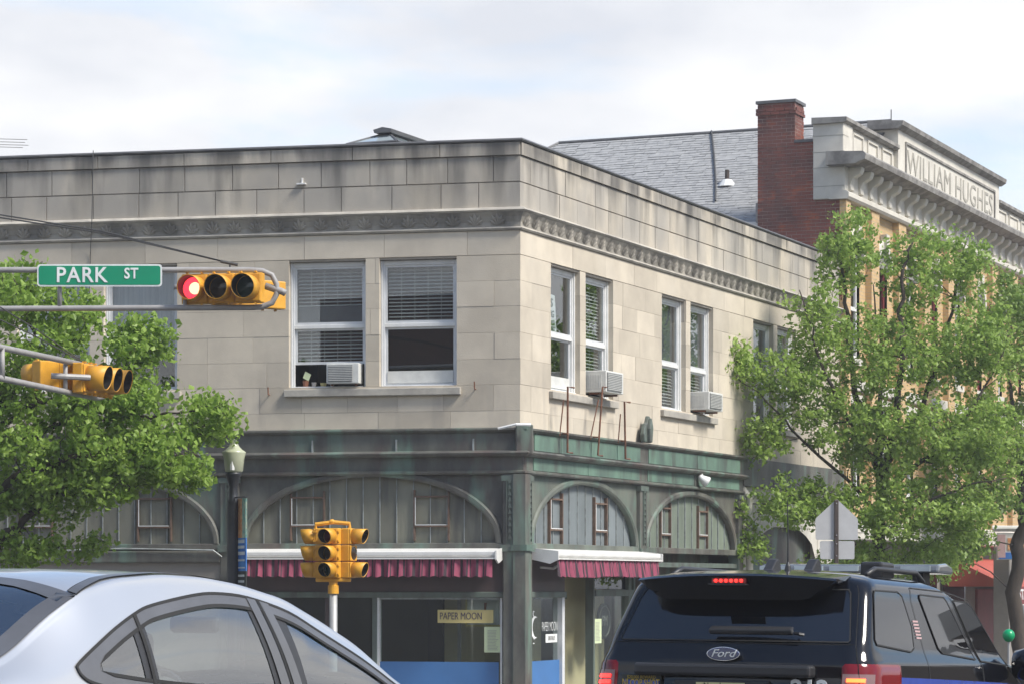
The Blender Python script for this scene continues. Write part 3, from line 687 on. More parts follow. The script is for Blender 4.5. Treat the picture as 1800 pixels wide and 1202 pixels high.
# interior
m = MB(ML); m.box(-9, -.9, 3.6, 3.7, -.5, 3.8); m.build('shop_back_wall', 'store_olive', bld)
m = MB(ML); m.box(-1.7, -.75, 2.2, 2.3, -.5, 1.6); m.build('counter_wall', 'store_tan', bld)
for s in (-3.3, -1.25): m = MB(ML); m.box(s, s + .05, 1.2, 1.25, -.5, 2.6); m.build('inner_post', 'pipe_grey', bld)
m = MB(ML); m.box(-2.15, -1.9, 2.9, 3.0, -.5, 2.6); m.build('inner_pillar', 'room_dark', bld)
# writing in the windows
sg = thing('window_sign', 'pale yellow paper moon sign inside the shop window', 'sign', ML @ Matrix.Translation((-.8, .05, 1.1)))
s0, s1 = sL(768), sL(866); z1, z0 = zL(1071, s0), zL(1094, s0); m = MB(ML); m.box(s0, s1, .045, .056, z0, z1); m.build('board', 'paper_yellow', sg)
text('PAPER MOON', .15, onwall(ML, s0 + .03, .043, (z0 + z1) / 2), 'ink_purple', sg, sx=.70, align='LEFT')
def paper(M, s0, s1, z0, z1, label, mat='paper_green'):
    o = thing('menu_sheet', label, 'menu', M @ Matrix.Translation((s0, .05, z0)))
    m = MB(M); m.box(s0, s1, .046, .056, z0, z1); m.build('sheet', mat, o)
    m = MB(M); z = z1 - .06; rnd = random.Random(5)
    while z > z0 + .03:
        d = rnd.uniform(.05, .22) * (s1 - s0); m.box(s0 + .2 * (s1 - s0), s1 - .12 * (s1 - s0) - d, .043, .046, z, z + .006); z -= .022
    m.build('print', 'pipe_grey', o, kind='stuff')
paper(ML, sL(850), sL(880), zL(1146, -.5), zL(1101, -.5), 'pale green menu sheet taped below the paper moon sign')
paper(MR, sR(1049), sR(1062), zR(1130, 3.2), zR(1087, 3.2), 'pale menu sheet beside the round emblem in the entrance glass')
pz = thing('poster', 'pale framed poster with a red figure behind the paper moon sign', 'poster', ML @ Matrix.Translation((-.6, .4, 1)))
s0, s1 = sL(810), sL(878); z1, z0 = zL(1053, s0), zL(1101, s0)
m = MB(ML); m.box(s0, s1, .30, .32, z0, z1); m.build('sheet', 'paper_white', pz)
m = MB(ML); m.prism([(s0 + .26, z0 + .16), (s0 + .36, z0 + .15), (s0 + .32, z0 + .26), (s0 + .33, z0 + .36), (s0 + .29, z0 + .36), (s0 + .29, z0 + .26)], .29, .298); m.build('red_figure', 'store_orange', pz)
m = MB(ML); m.box(s0, s0 + .03, .285, .30, z0, z1); m.box(s0 + .03, s1, .285, .30, z0, z0 + .03); m.build('frame', 'paper_yellow', pz)
dl = thing('window_decal', 'white moon shaped decal with shop name on the corner pane', 'decal', MR @ Matrix.Translation((.6, .05, .9)))
text('PAPER MOON', .21, onwall(MR, 1.22, .026, .98), 'paper_white', dl, sx=.47, bold=-.004, extrude=.001)
m = MB(MR); c0, z0 = .70, .98
def cres(r1, r2, off, cx, cz, mb, n=14, a0=60, a1=300):
    P = [];
    for k in range(n + 1): a = R(a0 + (a1 - a0) * k / n); P.append((cx + r1 * 1.0 * math.cos(a), cz + r1 * math.sin(a)))
    for k in range(n + 1): a = R(a1 + (a0 - a1) * k / n); P.append((cx + off + r2 * math.cos(a), cz + r2 * math.sin(a)))
    for k in range(n): q = 2 * n + 1; mb.poly([(P[k][0], .053, P[k][1]), (P[k + 1][0], .053, P[k + 1][1]), (P[q - k - 1][0], .053, P[q - k - 1][1]), (P[q - k][0], .053, P[q - k][1])])
cres(.17, .15, .06, c0, z0, m)
for k in range(6):
    a = R(100 + k * 32); cx_, cz_ = c0 + .23 * math.cos(a), z0 + .21 * math.sin(a); cres(.045, .032, .012, cx_, cz_, m, 8, 20 + k * 40, 280 + k * 40)
m.build('moon_mark', 'paper_white', dl)
m = MB(MR); m.box(1.12, 1.58, .05, .054, .74, .87); m.build('name_strip', 'paper_white', dl)
text('BISTRO', .09, onwall(MR, 1.35, .048, .805), 'pipe_grey', dl, sx=.9)
em = thing('round_emblem', 'dark round emblem standing behind the entrance glass', 'emblem', MR @ Matrix.Translation((4.1, .1, .95)))
m = MB(MR); m.lathe([(.29, 0), (.29, .03)], (3.72, .10, zR(1091, 3.7)), 24, 'y'); m.build('disc', 'trim_black', em)
m = MB(MR); m.lathe([(.25, 0), (.25, .012), (.235, .012), (.235, 0)], (3.72, .088, zR(1091, 3.7)), 24, 'y', caps=False); m.build('ring', 'pipe_grey', em)
text('PM', .24, onwall(MR, 3.72, .095, zR(1091, 3.7)), 'pipe_grey', em, sx=.8)
# folding chair in the entrance
ch = thing('folding_chair', 'black folding chair against the tan entrance wall', 'chair', MR @ Matrix.Translation((2.5, 1.4, -.5)))
cs, cy = 2.30, .42
for a, b in (((cs - .25, cy, -.5), (cs + .25, cy, .42)), ((cs + .25, cy, -.5), (cs - .22, cy, .0)), ((cs - .25, cy + .4, -.5), (cs + .25, cy + .4, .42)), ((cs + .25, cy + .4, -.5), (cs - .22, cy + .4, .0))):
    m = MB(MR); m.tube([a, b], .016, 6); m.build('leg', 'trim_black', ch)
m = MB(MR); m.box(cs - .25, cs + .15, cy, cy + .4, -.04, -.01); m.build('seat', 'trim_black', ch)
m = MB(MR); m.box(cs + .17, cs + .27, cy, cy + .4, .2, .42); m.build('backrest', 'trim_black', ch)

# awnings
def awning(M, a, b, drop, label, dep, z1, pitch=.235):
    o = thing('awning', label, 'awning', M @ Matrix.Translation(((a + b) / 2, -.1, z1)), 'striped shop awnings')
    m = MB(M); m.prism([(-.06, z1), (-.06, z1 - .09), (-dep, z1 - .15), (-dep - .05, z1 - .11), (-dep - .05, z1 - .05)], a, b, 'x'); m.build('cassette', 'awning_white', o, bevel=.012)
    m = MB(M); m.box(a - .02, b + .02, -dep - .07, -dep - .02, z1 - .165, z1 - .145); m.build('front_bar', 'awning_white', o)
    for s in (a - .025, b):
        m = MB(M); m.prism([(-.02, z1 + .01), (-.02, z1 - .16), (-dep * .85, z1 - .23), (-dep - .08, z1 - .17), (-dep - .08, z1 - .04)], s, s + .025, 'x'); m.build('end_cap', 'awning_white', o)
    # hanging valance in folds, woven in stripes of cloth
    n = int((b - a) / pitch); st = [(0, .16, 'awning_black'), (.16, .40, 'awning_pink'), (.40, .50, 'awning_black'), (.50, .60, 'awning_pink'), (.60, .66, 'awning_black'), (.66, 1.0, 'awning_pink')]
    yy = lambda s, t: -dep - .03 + .028 * math.sin(s * 2 * math.pi / (pitch * .72)) * (.25 + t) + .012 * math.sin(s * 31) * t - .03 * t
    for mt in ('awning_pink', 'awning_black'):
        m = MB(M)
        for k in range(n):
            for f0, f1, q in st:
                if q != mt: continue
                x0 = a + .05 + (b - a - .1) * (k + f0) / n; x1 = a + .05 + (b - a - .1) * (k + f1) / n; c = max(1, int((x1 - x0) / .022))
                us = [x0 + (x1 - x0) * j / c for j in range(c + 1)]
                m.grid(lambda s, t: (s, yy(s, t), z1 - .155 - t * (drop + .012 * math.cos(s * 2 * math.pi / .16))), us, [0, .5, 1])
        m.build('valance_stripes', mt, o, smooth=True, label='pink cloth stripes of the valance' if 'pink' in mt else 'dark cloth stripes of the valance')
    for s in (a + .3, b - .3):
        m = MB(M); m.tube([(s, -.05, z1 - .28), (s + .15, -dep * .5, z1 - .3), (s, -dep, z1 - .22)], .02, 6); m.build('folding_arm', 'awning_white', o)
awning(ML, -4.25, -.27, .27, 'long pink striped awning with white cassette behind the yellow signal post', .42, 2.17)
awning(MR, .36, 4.85, .27, 'pink striped awning with white cassette above the recessed entrance', .40, 2.17)

# skylight on the flat roof
sk = thing('roof_skylight', 'hipped glass skylight on the flat roof behind the parapet', 'skylight', MR @ Matrix.Translation((9, 4, 7.75)))
bx = at(685, 240, 52); Ms = frame((bx.x, bx.y), UR)
bx = at(672, 240, 52); Ms = frame((bx.x, bx.y), UR)
z0, z1, z2 = at(0, 251, 51.72).z, at(0, 235, 52.3).z, at(0, 228, 52.1).z
hw, ln = .60, 3.6
P = {'a': (-.3, hw, z0), 'b': (-.3, -hw * .75, z0), 'c': (ln, -hw * .75, z0), 'd': (ln, hw, z0), 'e': (.28, 0, z1), 'f': (ln - .6, 0, z1)}
for nm, ks in (('pane', 'abe'), ('pane', 'bcfe'), ('pane', 'cdf'), ('pane', 'daef')):
    m = MB(Ms); m.poly([P[k] for k in ks]); m.build(nm, 'skylight_glass', sk)
for ka, kb in ('ae', 'be', 'cf', 'df', 'ab', 'bc', 'da'): m = MB(Ms); m.tube([P[ka], P[kb]], .025, 5); m.build('glazing_bar', 'flashing', sk)
for t in (.25, .5, .75):
    m = MB(Ms); m.tube([Vector(P['b']).lerp(Vector(P['c']), t), Vector(P['e']).lerp(Vector(P['f']), t)], .018, 5); m.build('glazing_bar', 'flashing', sk)
m = MB(Ms); m.prism([(-.17, z1 - .03), (.17, z1 - .03), (.19, z1 + .03), (0, z2 + .03), (-.19, z1 + .03)], .0, ln, 'x'); m.build('ridge_vent', 'flashing', sk)
m = MB(Ms); m.box(-.28, ln - .02, -hw * .73, hw * .98, 7.6, z0 - .01); m.build('kerb', 'pipe_grey', sk)

# old aerial on the far end of the flat roof
ae = thing('roof_aerial', 'thin wire aerial on the flat roof above the mast arm', 'aerial', Matrix.Translation((at(-30, 250, 50).x, 50, 7.75)))
m = MB(); m.tube([(at(-30, 250, 50).x, 50, 7.75), tuple(at(-30, 236, 50))], .02, 6); m.build('mast', 'pipe_grey', ae)
for py, d in ((245, 48), (250, 44), (255, 50), (259, 40)): m = MB(); m.tube([tuple(at(-70, py - 2, 50)), tuple(at(d, py + 1, 50))], .007, 5); m.build('rod', 'pipe_grey', ae)

# ------------------------------------------------------------------ the brick building with the name on its parapet
S0, S1 = 16.64, 33.9
hb = thing('brick_building', 'yellow brick building with stone cornice and a name carved on its parapet', 'building', MR @ Matrix.Translation((S0, 0, -1.3)))
def wallquads(mb, s0, s1, z0, z1, holes, y=0):
    zs = sorted({z0, z1, *[h[2] for h in holes], *[h[3] for h in holes]}); ss = sorted({s0, s1, *[h[0] for h in holes], *[h[1] for h in holes]})
    for i in range(len(ss) - 1):
        for j in range(len(zs) - 1):
            cs_, cz_ = (ss[i] + ss[i + 1]) / 2, (zs[j] + zs[j + 1]) / 2
            if any(h[0] < cs_ < h[1] and h[2] < cz_ < h[3] for h in holes): continue
            mb.poly([(ss[i], y, zs[j]), (ss[i + 1], y, zs[j]), (ss[i + 1], y, zs[j + 1]), (ss[i], y, zs[j + 1])])
cols = [17.6 + k * 2.13 for k in range(8)]
holes = [(c - .48, c + .48, 6.3, 8.35) for c in cols] + [(c - .5, c + .5, 3.55, 5.35) for c in cols]
m = MB(MR); wallquads(m, S0, S1, 2.9, 9.55, holes); m.build('front_wall', 'brick_yellow', hb, uvscale=1)
for k in range(9):
    s = S0 + .02 + (S1 - S0 - .04) * k / 8; s0, s1 = max(S0 - .002, s - .3), min(S1, s + .3); m = MB(MR); m.box(s0, s1, -.14, .0, 2.95, 9.5); m.build('brick_pilaster', 'brick_yellow', hb, uvscale=1)
m = MB(MR); m.box(S0 + .5, S1, .15, .3, 2.9, 9.5); m.build('inner_wall', 'room_dark', hb)
for i, h in enumerate(holes):
    top = i < 8; a, b, z0, z1 = h; c = (a + b) / 2
    m = MB(MR); t = .07; m.box(a, a + t, .06, .12, z0, z1); m.box(b - t, b, .06, .12, z0, z1); m.box(a + t, b - t, .06, .12, z1 - t, z1); m.box(a + t, b - t, .06, .12, z0, z0 + t); m.box(a + t, b - t, .05, .11, (z0 + z1) / 2 - .04, (z0 + z1) / 2 + .04)
    wd = m.build('window', 'white_paint' if not top or i % 2 == 0 else 'shop_red', hb)
    for p, q in ((z0 + t, (z0 + z1) / 2 - .04), ((z0 + z1) / 2 + .04, z1 - t)):
        m = MB(MR); m.box(a + t, b - t, .085, .09, p, q); m.build('pane', 'glass_house', wd)
    m = MB(MR); m.box(a - .1, b + .1, -.08, .06, z0 - .14, z0 - .005); m.build('sill', 'terracotta', wd)
    if top:
        m = MB(MR); K = 12; rings = []
        for k in range(K + 1):
            t_ = math.pi * k / K; rings.append(m.pts([(c - r_ * math.cos(t_), y, z1 - .05 + r_ * math.sin(t_)) for r_, y in ((.48, .02), (.48, -.10), (.62, -.10), (.66, -.06), (.66, .02))]))
        for k in range(K):
            for j in range(4): m.f.append((rings[k] + j, rings[k] + j + 1, rings[k + 1] + j + 1, rings[k + 1] + j))
        m.build('arch_hood', 'terracotta', wd)
        m = MB(MR); m.prism([(c - .48 * math.cos(math.pi * k / 10), z1 + .002 + .46 * math.sin(math.pi * k / 10)) for k in range(11)], -.03, -.012); m.build('tympanum', 'terracotta_dirty', wd)
        m = MB(MR); m.prism([(c - .08, z1 + .35), (c + .08, z1 + .35), (c + .12, z1 + .72), (c - .12, z1 + .72)], -.16, -.02); m.build('keystone', 'terracotta', wd)
    else:
        m = MB(MR); m.box(a - .12, b + .12, -.07, .05, z1 + .005, z1 + .2); m.build('lintel', 'terracotta', wd)
m = MB(MR); m.box(S0, S1, -.12, .2, 5.62, 5.85); m.build('string_course', 'terracotta', hb, bevel=.02)
# entablature: architrave, corbels, cornice
m = MB(MR); m.prism([(.2, 9.45), (-.18, 9.45), (-.22, 9.5), (-.22, 9.58), (-.16, 9.62), (.2, 9.62)], S0 - .1, S1 + .1, 'x'); m.build('architrave', 'terracotta', hb)
m = MB(MR); m.box(S0 - .05, S1 + .05, -.12, .2, 9.62, 10.15); m.build('frieze', 'terracotta', hb)
m = MB(MR); m.prism([(.2, 10.12), (-.42, 10.12), (-.5, 10.16), (-.62, 10.20), (-.64, 10.30), (-.58, 10.36), (.2, 10.40)], S0 - .32, S1 + .3, 'x'); m.build('cornice', 'terracotta_dirty', hb)
n = 24
for k in range(n):
    s = S0 + .32 + (S1 - S0 - .5) * k / (n - 1)
    m = MB(MR); m.prism([(-.10, 9.64), (-.19, 9.66), (-.17, 9.78), (-.22, 9.9), (-.36, 9.98), (-.40, 10.06), (-.40, 10.125), (-.10, 10.125)], s - .11, s + .11, 'x'); m.build('corbel', 'terracotta', hb, bevel=.015)
# parapet: corner block, panelled sides, raised name panel
m = MB(MR); m.box(S0 - .06, S0 + .62, -.10, .55, 9.46, 11.02); m.build('corner_block', 'terracotta', hb, bevel=.02)
for z in (9.72, 10.1, 10.42, 10.75): m = MB(MR); m.box(S0 - .064, S0 + .3, -.104, .56, z, z + .012); m.build('joint', 'letter_joint_grey', hb)
m = MB(MR); m.prism([(.56, 11.0), (-.12, 11.0), (-.18, 11.04), (-.18, 11.11), (.56, 11.13)], S0 - .13, 20.6, 'x'); m.build('parapet_coping', 'terracotta_dirty', hb)
m = MB(MR); m.prism([(.56, 11.0), (-.12, 11.0), (-.18, 11.04), (-.18, 11.11), (.56, 11.13)], 29.95, S1 + .1, 'x'); m.build('parapet_coping', 'terracotta_dirty', hb)
for a, b in ((S0 + .62, 20.6), (29.95, S1)):
    m = MB(MR); m.box(a, b, -.04, .3, 10.38, 11.0); m.build('parapet', 'terracotta', hb)
    k = 3
    for j in range(k):
        p = a + .12 + (b - a) * j / k; q = p + (b - a) / k - .34
        m = MB(MR); t = .045
        m.box(p, q, -.075, -.04, 10.93, 10.93 - t); m.box(p, q, -.075, -.04, 10.46, 10.46 + t); m.box(p, p + t, -.075, -.04, 10.505, 10.885); m.box(q - t, q, -.075, -.04, 10.505, 10.885); m.build('panel_moulding', 'terracotta', hb)
m = MB(MR); m.box(20.6, 29.95, -.14, .45, 10.38, 11.48); m.build('name_panel', 'terracotta', hb)
m = MB(MR); m.prism([(.5, 11.46), (-.17, 11.46), (-.28, 11.53), (-.30, 11.62), (.5, 11.67)], 20.42, 30.12, 'x'); m.build('name_panel_coping', 'terracotta_dirty', hb)
m = MB(MR); t = .05; a, b = 21.2, 29.4
m.box(a, b, -.175, -.14, 11.22, 11.22 + t); m.box(a, b, -.175, -.14, 10.48, 10.48 - t); m.box(a - t, a, -.175, -.14, 10.43, 11.27); m.box(b, b + t, -.175, -.14, 10.43, 11.27); m.build('panel_moulding', 'terracotta_dirty', hb)
text('WILLIAM HUGHES', .72, onwall(MR, 25.3, -.141, 10.845), 'letter_joint_grey', hb, sx=1.30, extrude=.012, spacing=1.06, bold=0)
m = MB(MR); m.tube([(20.9, .1, 11.66), (20.9, .1, 11.95)], .012, 5); m.build('roof_rod', 'cable', hb)
# brick side wall with chimney, bricks as real geometry
MS = frame(tuple((MR @ Vector((S0, 0, 0)))[:2]), (UR[1], -UR[0]))
m = MB(MS); m.box(-1.75, .05, .008, .4, 4.0, 10.66); sw = m.build('side_wall', 'brick_mortar', hb)
m = MB(MS); rnd = random.Random(2); z = 6.3; row = 0
while z < 10.64:
    s = -1.75 - (.1 if row % 2 else 0)
    while s < .045:
        p, q = max(s, -1.752), min(s + .196, .052)
        if q - p > .03: d = rnd.uniform(-.004, .003); m.box(p, q, d, .05, z, z + .060)
        s += .208
    z += .073; row += 1
m.build('side_bricks', 'brick_red', sw, kind='stuff')
m = MB(MS); m.box(-1.742, -.958, -.004, .6, 10.6, 11.5); chm = m.build('chimney', 'brick_mortar', hb)
m = MB(MS); z = 10.607; row = 0
while z < 11.5:
    e = .03 if 11.2 < z < 11.4 else 0
    for x0, x1, yf in ((-1.75 - e, -.95 + e, 1), ):
        s = x0 - (.1 if row % 2 else 0)
        while s < x1:
            p, q = max(s, x0), min(s + .198, x1)
            if q - p > .04: d = rnd.uniform(0, .008); m.box(p, q, -.012 - e + d, .05, z, z + .062)
            s += .208
    s = -.012 - e - (.1 if row % 2 else 0)
    while s < .62:
        p, q = max(s, .052), min(s + .198, .62)
        if q - p > .04: d = rnd.uniform(0, .008); m.box(-1.0, -.95 + e - d, p + .004, q, z, z + .062); m.box(-1.75 - e + d, -1.70, p + .004, q, z, z + .062)
        s += .208
    z += .073; row += 1
m.build('chimney_bricks', 'brick_red', chm, kind='stuff')
m = MB(MS); m.box(-1.78, -.92, -.05, .66, 11.5, 11.56); m.build('chimney_cap', 'flashing', chm)
m = MB(MS); m.box(-.96, -.05, -.03, .42, 10.66, 10.72); m.build('wall_coping', 'flashing', hb)
# shingled roof behind, sloping towards the corner building
ze, zr, yr = 9.12, 11.72, 4.45
m = MB(MS); m.poly([(-.15, .35, ze), (-11.2, .35, ze), (-8.0, yr, zr), (-.15, yr, zr)]); m.poly([(-11.2, .35, ze), (-11.2, 8.6, ze), (-8.0, yr, zr)]); m.poly([(-.15, yr, zr), (-8, yr, zr), (-11.2, 8.6, ze), (-.15, 8.6, ze)])
rf = m.build('shingle_roof', 'flashing', hb)
m = MB(MS); rows = 38; L_ = math.hypot(yr - .35, zr - ze); rnd = random.Random(9)
nn = Vector((0, -(zr - ze), yr - .35)).normalized()
for r_ in range(rows):
    t0, t1 = r_ / rows, min(1, (r_ + 1.12) / rows); sl0 = -.15; sl1 = -11.2 + (11.2 - 8.0) * t0
    s = sl0 - rnd.uniform(0, .3)
    while s > sl1:
        e = max(sl1, s - rnd.choice((.3, .31, .29, .45)))
        lift = rnd.uniform(.008, .02)
        def pt(x, t, d): return (x, .35 + (yr - .35) * t + nn.y * d, ze + (zr - ze) * t + nn.z * d)
        dt = rnd.choice((0, 0, .006))
        a, b = min(s, sl0) - .004, e + .004
        i = m.pts([pt(a, t0 - dt, lift), pt(b, t0 - dt, lift), pt(b, t1, .004), pt(a, t1, .004), pt(a, t0 - dt, -.01), pt(b, t0 - dt, -.01)])
        m.f += [(i, i + 1, i + 2, i + 3), (i, i + 4, i + 5, i + 1)]; s = e
m.build('roof_shingles', 'shingle', rf, kind='stuff')
m = MB(MS); m.tube([(-.15, yr, zr + .02), (-8, yr, zr + .02)], .04, 6); m.tube([(-8, yr, zr + .02), (-11.2, .35, ze)], .035, 6); m.build('ridge_cap', 'flashing', rf)
m = MB(MS); xw = -4.3; m.tube([(xw, yr, zr + .06), (xw + .48, yr - 1.2, zr - .70), (xw + .93, yr - 2.4, zr - 1.46), (xw + 1.2, yr - 3.2, zr - 1.97)], .022, 5); m.build('roof_cable', 'cable', rf)
m = MB(MS); vz = ze + (zr - ze) * .42; vy = .35 + (yr - .35) * .42; m.lathe([(.05, -.1), (.05, .3)], (xw + 1.18, vy, vz), 10); m.build('vent_pipe', 'post_brown', rf)
m = MB(MS); m.lathe([(.22, -.06), (.10, .09), (.06, .1)], (xw + 1.18, vy, vz), 12); m.build('vent_flashing', 'white_paint', rf)
m = MB(MS); m.box(-11.0, -1.76, .55, .7, 4, 9.1); m.build('rear_side_wall', 'white_paint', hb)
m = MB(MS); m.box(-11.2, -1.76, .32, .42, 9.0, 9.13); m.build('eave_board', 'white_paint', hb)
m = MB(MS); m.box(-2.6, -2.0, .50, .56, 8.0, 8.95); m.build('side_window', 'window_alu', hb)
m = MB(MS); m.box(-2.53, -2.07, .49, .505, 8.08, 8.88); m.build('side_window_pane', 'glass_tint', hb)
m = MB(MS); m.box(-1.86, -1.76, .2, .32, 9.1, 9.5); m.build('gutter_end', 'pipe_grey', hb)
m = MB(MR); m.box(S0, S1, 8, 9, -1.5, 9.0); m.build('rear_block', 'plaster_grey', hb)
# pipe rail skylight shape beyond the parapet
# ground floor shops
m = MB(MR); m.box(S0, S1, .3, .5, -1.5, 2.9); m.build('shop_wall', 'plaster_grey', hb)
m = MB(MR); m.box(S0, S1, -.15, .3, 2.55, 2.95); m.build('shop_cornice', 'terracotta', hb, bevel=.03)
m = MB(MR); m.box(25.95, 26.3, -1.33, -.95, -1.5, 2.5); m.build('shop_pier', 'plaster_grey', hb, bevel=.02)
for a in (17.5, 20.5, 23.2, 25.9): m = MB(MR); m.box(a, a + 2.1, .22, .31, -1.0, 1.9); m.build('shop_window', 'glass_tint', hb)
m = MB(MR); m.box(29.3, S1, .24, .32, -1.5, 1.5); m.build('shop_door', 'shop_red', hb)
aw = thing('shop_awning', 'red sloping shop awning with white lettering on its valance', 'awning', MR @ Matrix.Translation((31.5, -.5, 1)))
za, zb_ = zR(980, 28) + .0, zR(1030, 28)
m = MB(MR); m.prism([(.22, za), (.22, zb_), (-1.25, zb_)], 26.4, 33.8, 'x'); m.build('canopy', 'awning_red', aw)
m = MB(MR); m.box(26.4, 33.8, -1.27, -1.25, zb_ - .42, zb_); m.build('valance', 'shop_red', aw)
text('COSTANERA', .34, onwall(MR, 26.55, -1.275, zb_ - .2), 'paper_white', aw, sx=1.25, align='LEFT', bold=.008)
m = MB(MR); m.box(26.4, 33.8, -1.275, -1.255, zb_ - .44, zb_ - .425); m.build('valance_edge', 'paper_white', aw)
hs = thing('hanging_sign', 'colourful hanging sign board above the red awning', 'sign', MR @ Matrix.Translation((31, -.7, 2.2)))
p0 = at(1752, 983, 64.5); Mh = frame((p0.x, p0.y), (1, -.15))
m = MB(Mh); m.box(0, 1.4, 0, .05, p0.z, p0.z + .62); m.build('board', 'paper_white', hs)
m = MB(Mh); m.box(.05, 1.4, -.01, 0, p0.z + .02, p0.z + .17); m.build('blue_band', 'banner_blue', hs)
m = MB(Mh); m.box(.25, 1.4, -.012, 0, p0.z + .22, p0.z + .5); m.build('picture_panel', 'banner_orange', hs)
m = MB(Mh); m.box(.02, .2, -.012, 0, p0.z + .05, p0.z + .58); m.build('red_figure', 'decal_pink', hs)
m = MB(Mh); m.tube([(-.1, .02, p0.z + .72), (1.6, .02, p0.z + .72)], .07, 8); m.build('light_tube', 'white_paint', hs)
m = MB(Mh); m.tube([(.7, .02, p0.z + .6), (.7, 1.2, p0.z + 1.0)], .03, 6); m.build('sign_bracket', 'pipe_grey', hs)
m = MB(Mh); m.box(-1.1, -.3, .5, .55, p0.z - .02, p0.z + .13); tag(m.build('fascia_plate', 'banner_orange'), 'small orange plate over the red awning', 'plate')

# ------------------------------------------------------------------ trees
def leaf_cloud(mb, pts, rad, per, size, rnd, droop=.15):
    for p in pts:
        rr = rad * rnd.uniform(.6, 1.25); k = int(per * rnd.uniform(.6, 1.3))
        for _ in range(k):
            d = Vector((rnd.gauss(0, 1), rnd.gauss(0, 1), rnd.gauss(0, .75))); d.normalize(); d *= rr * rnd.random() ** .45
            c = Vector(p) + d; s = size * rnd.choice((.55, .8, 1, 1.15, 1.4)) * rnd.uniform(.85, 1.15)
            nrm = Vector((rnd.gauss(0, .7), rnd.gauss(0, .7), rnd.uniform(.1, 1.2))).normalized()
            ax = nrm.cross(Vector((rnd.uniform(-1, 1), rnd.uniform(-1, 1), rnd.uniform(-.3, .3)))).normalized(); bx_ = nrm.cross(ax)
            tip = ax * s - Vector((0, 0, droop * s)); 
            i = mb.pts([c - ax * s * .5, c + bx_ * s * .38 - nrm * s * .1, c + tip * .55, c - bx_ * s * .38 - nrm * s * .1])
            mb.f += [(i, i + 1, i + 2), (i, i + 2, i + 3)]
def tree(name, label, base, limbs, blobs, ntuft, per, rad, size, mat, seed, group='street trees', trunk_r=.16):
    """limbs: list of (polyline, start radius); blobs: (centre, radii, weight) volumes to fill with leaf tufts carried on twigs"""
    rnd = random.Random(seed); o = thing(name, label, 'tree', Matrix.Translation(base), group)
    tr = MB(); nodes_ = []
    for li, (P, r0, r1) in enumerate(limbs):
        P = [Vector(p) for p in P]; Q = []
        for k in range(len(P) - 1):
            for t in range(5): Q.append(P[k].lerp(P[k + 1], t / 5) + Vector((rnd.gauss(0, .03), rnd.gauss(0, .03), rnd.gauss(0, .02))) * (0 if k == 0 and t == 0 else 1))
        Q.append(P[-1]); rs = [r0 + (r1 - r0) * (k / (len(Q) - 1)) ** .8 for k in range(len(Q))]
        tr.tube(Q, rs, 8)
        for k, q in enumerate(Q):
            if li > 0 or q.z > P[0].z + 1.8: nodes_.append((q, rs[k]))
    tot = sum(b[2] for b in blobs); tufts = []
    for c, r, wt in blobs:
        for _ in range(int(ntuft * wt / tot)):
            d = Vector((rnd.gauss(0, 1), rnd.gauss(0, 1), rnd.gauss(0, 1))).normalized() * rnd.random() ** .40
            tufts.append(Vector((c[0] + d.x * r[0], c[1] + d.y * r[1], c[2] + d.z * r[2])))
    tw = MB()
    for p in sorted(tufts, key=lambda p: min((p - q).length for q, _ in nodes_)):
        best = min(nodes_, key=lambda n: (p - n[0]).length + (1.2 if n[0].z > p.z + .1 else 0) + rnd.uniform(0, .25))
        q, r = best; mid = q.lerp(p, .55) + Vector((rnd.gauss(0, .06), rnd.gauss(0, .06), rnd.uniform(-.02, .12)))
        r0 = max(.006, min(.02, r * .4)); tw.tube([q, mid, p], [r0, r0 * .7, .004], 4, caps=False)
        nodes_.append((mid, r0 * .7)); nodes_.append((p, .006))
    tr.build('trunk', 'bark', o, smooth=True); tw.build('twigs', 'bark', o, kind='stuff')
    lf = MB(); leaf_cloud(lf, tufts, rad, per, size, rnd); lf.build('crown', mat, o)
    return o
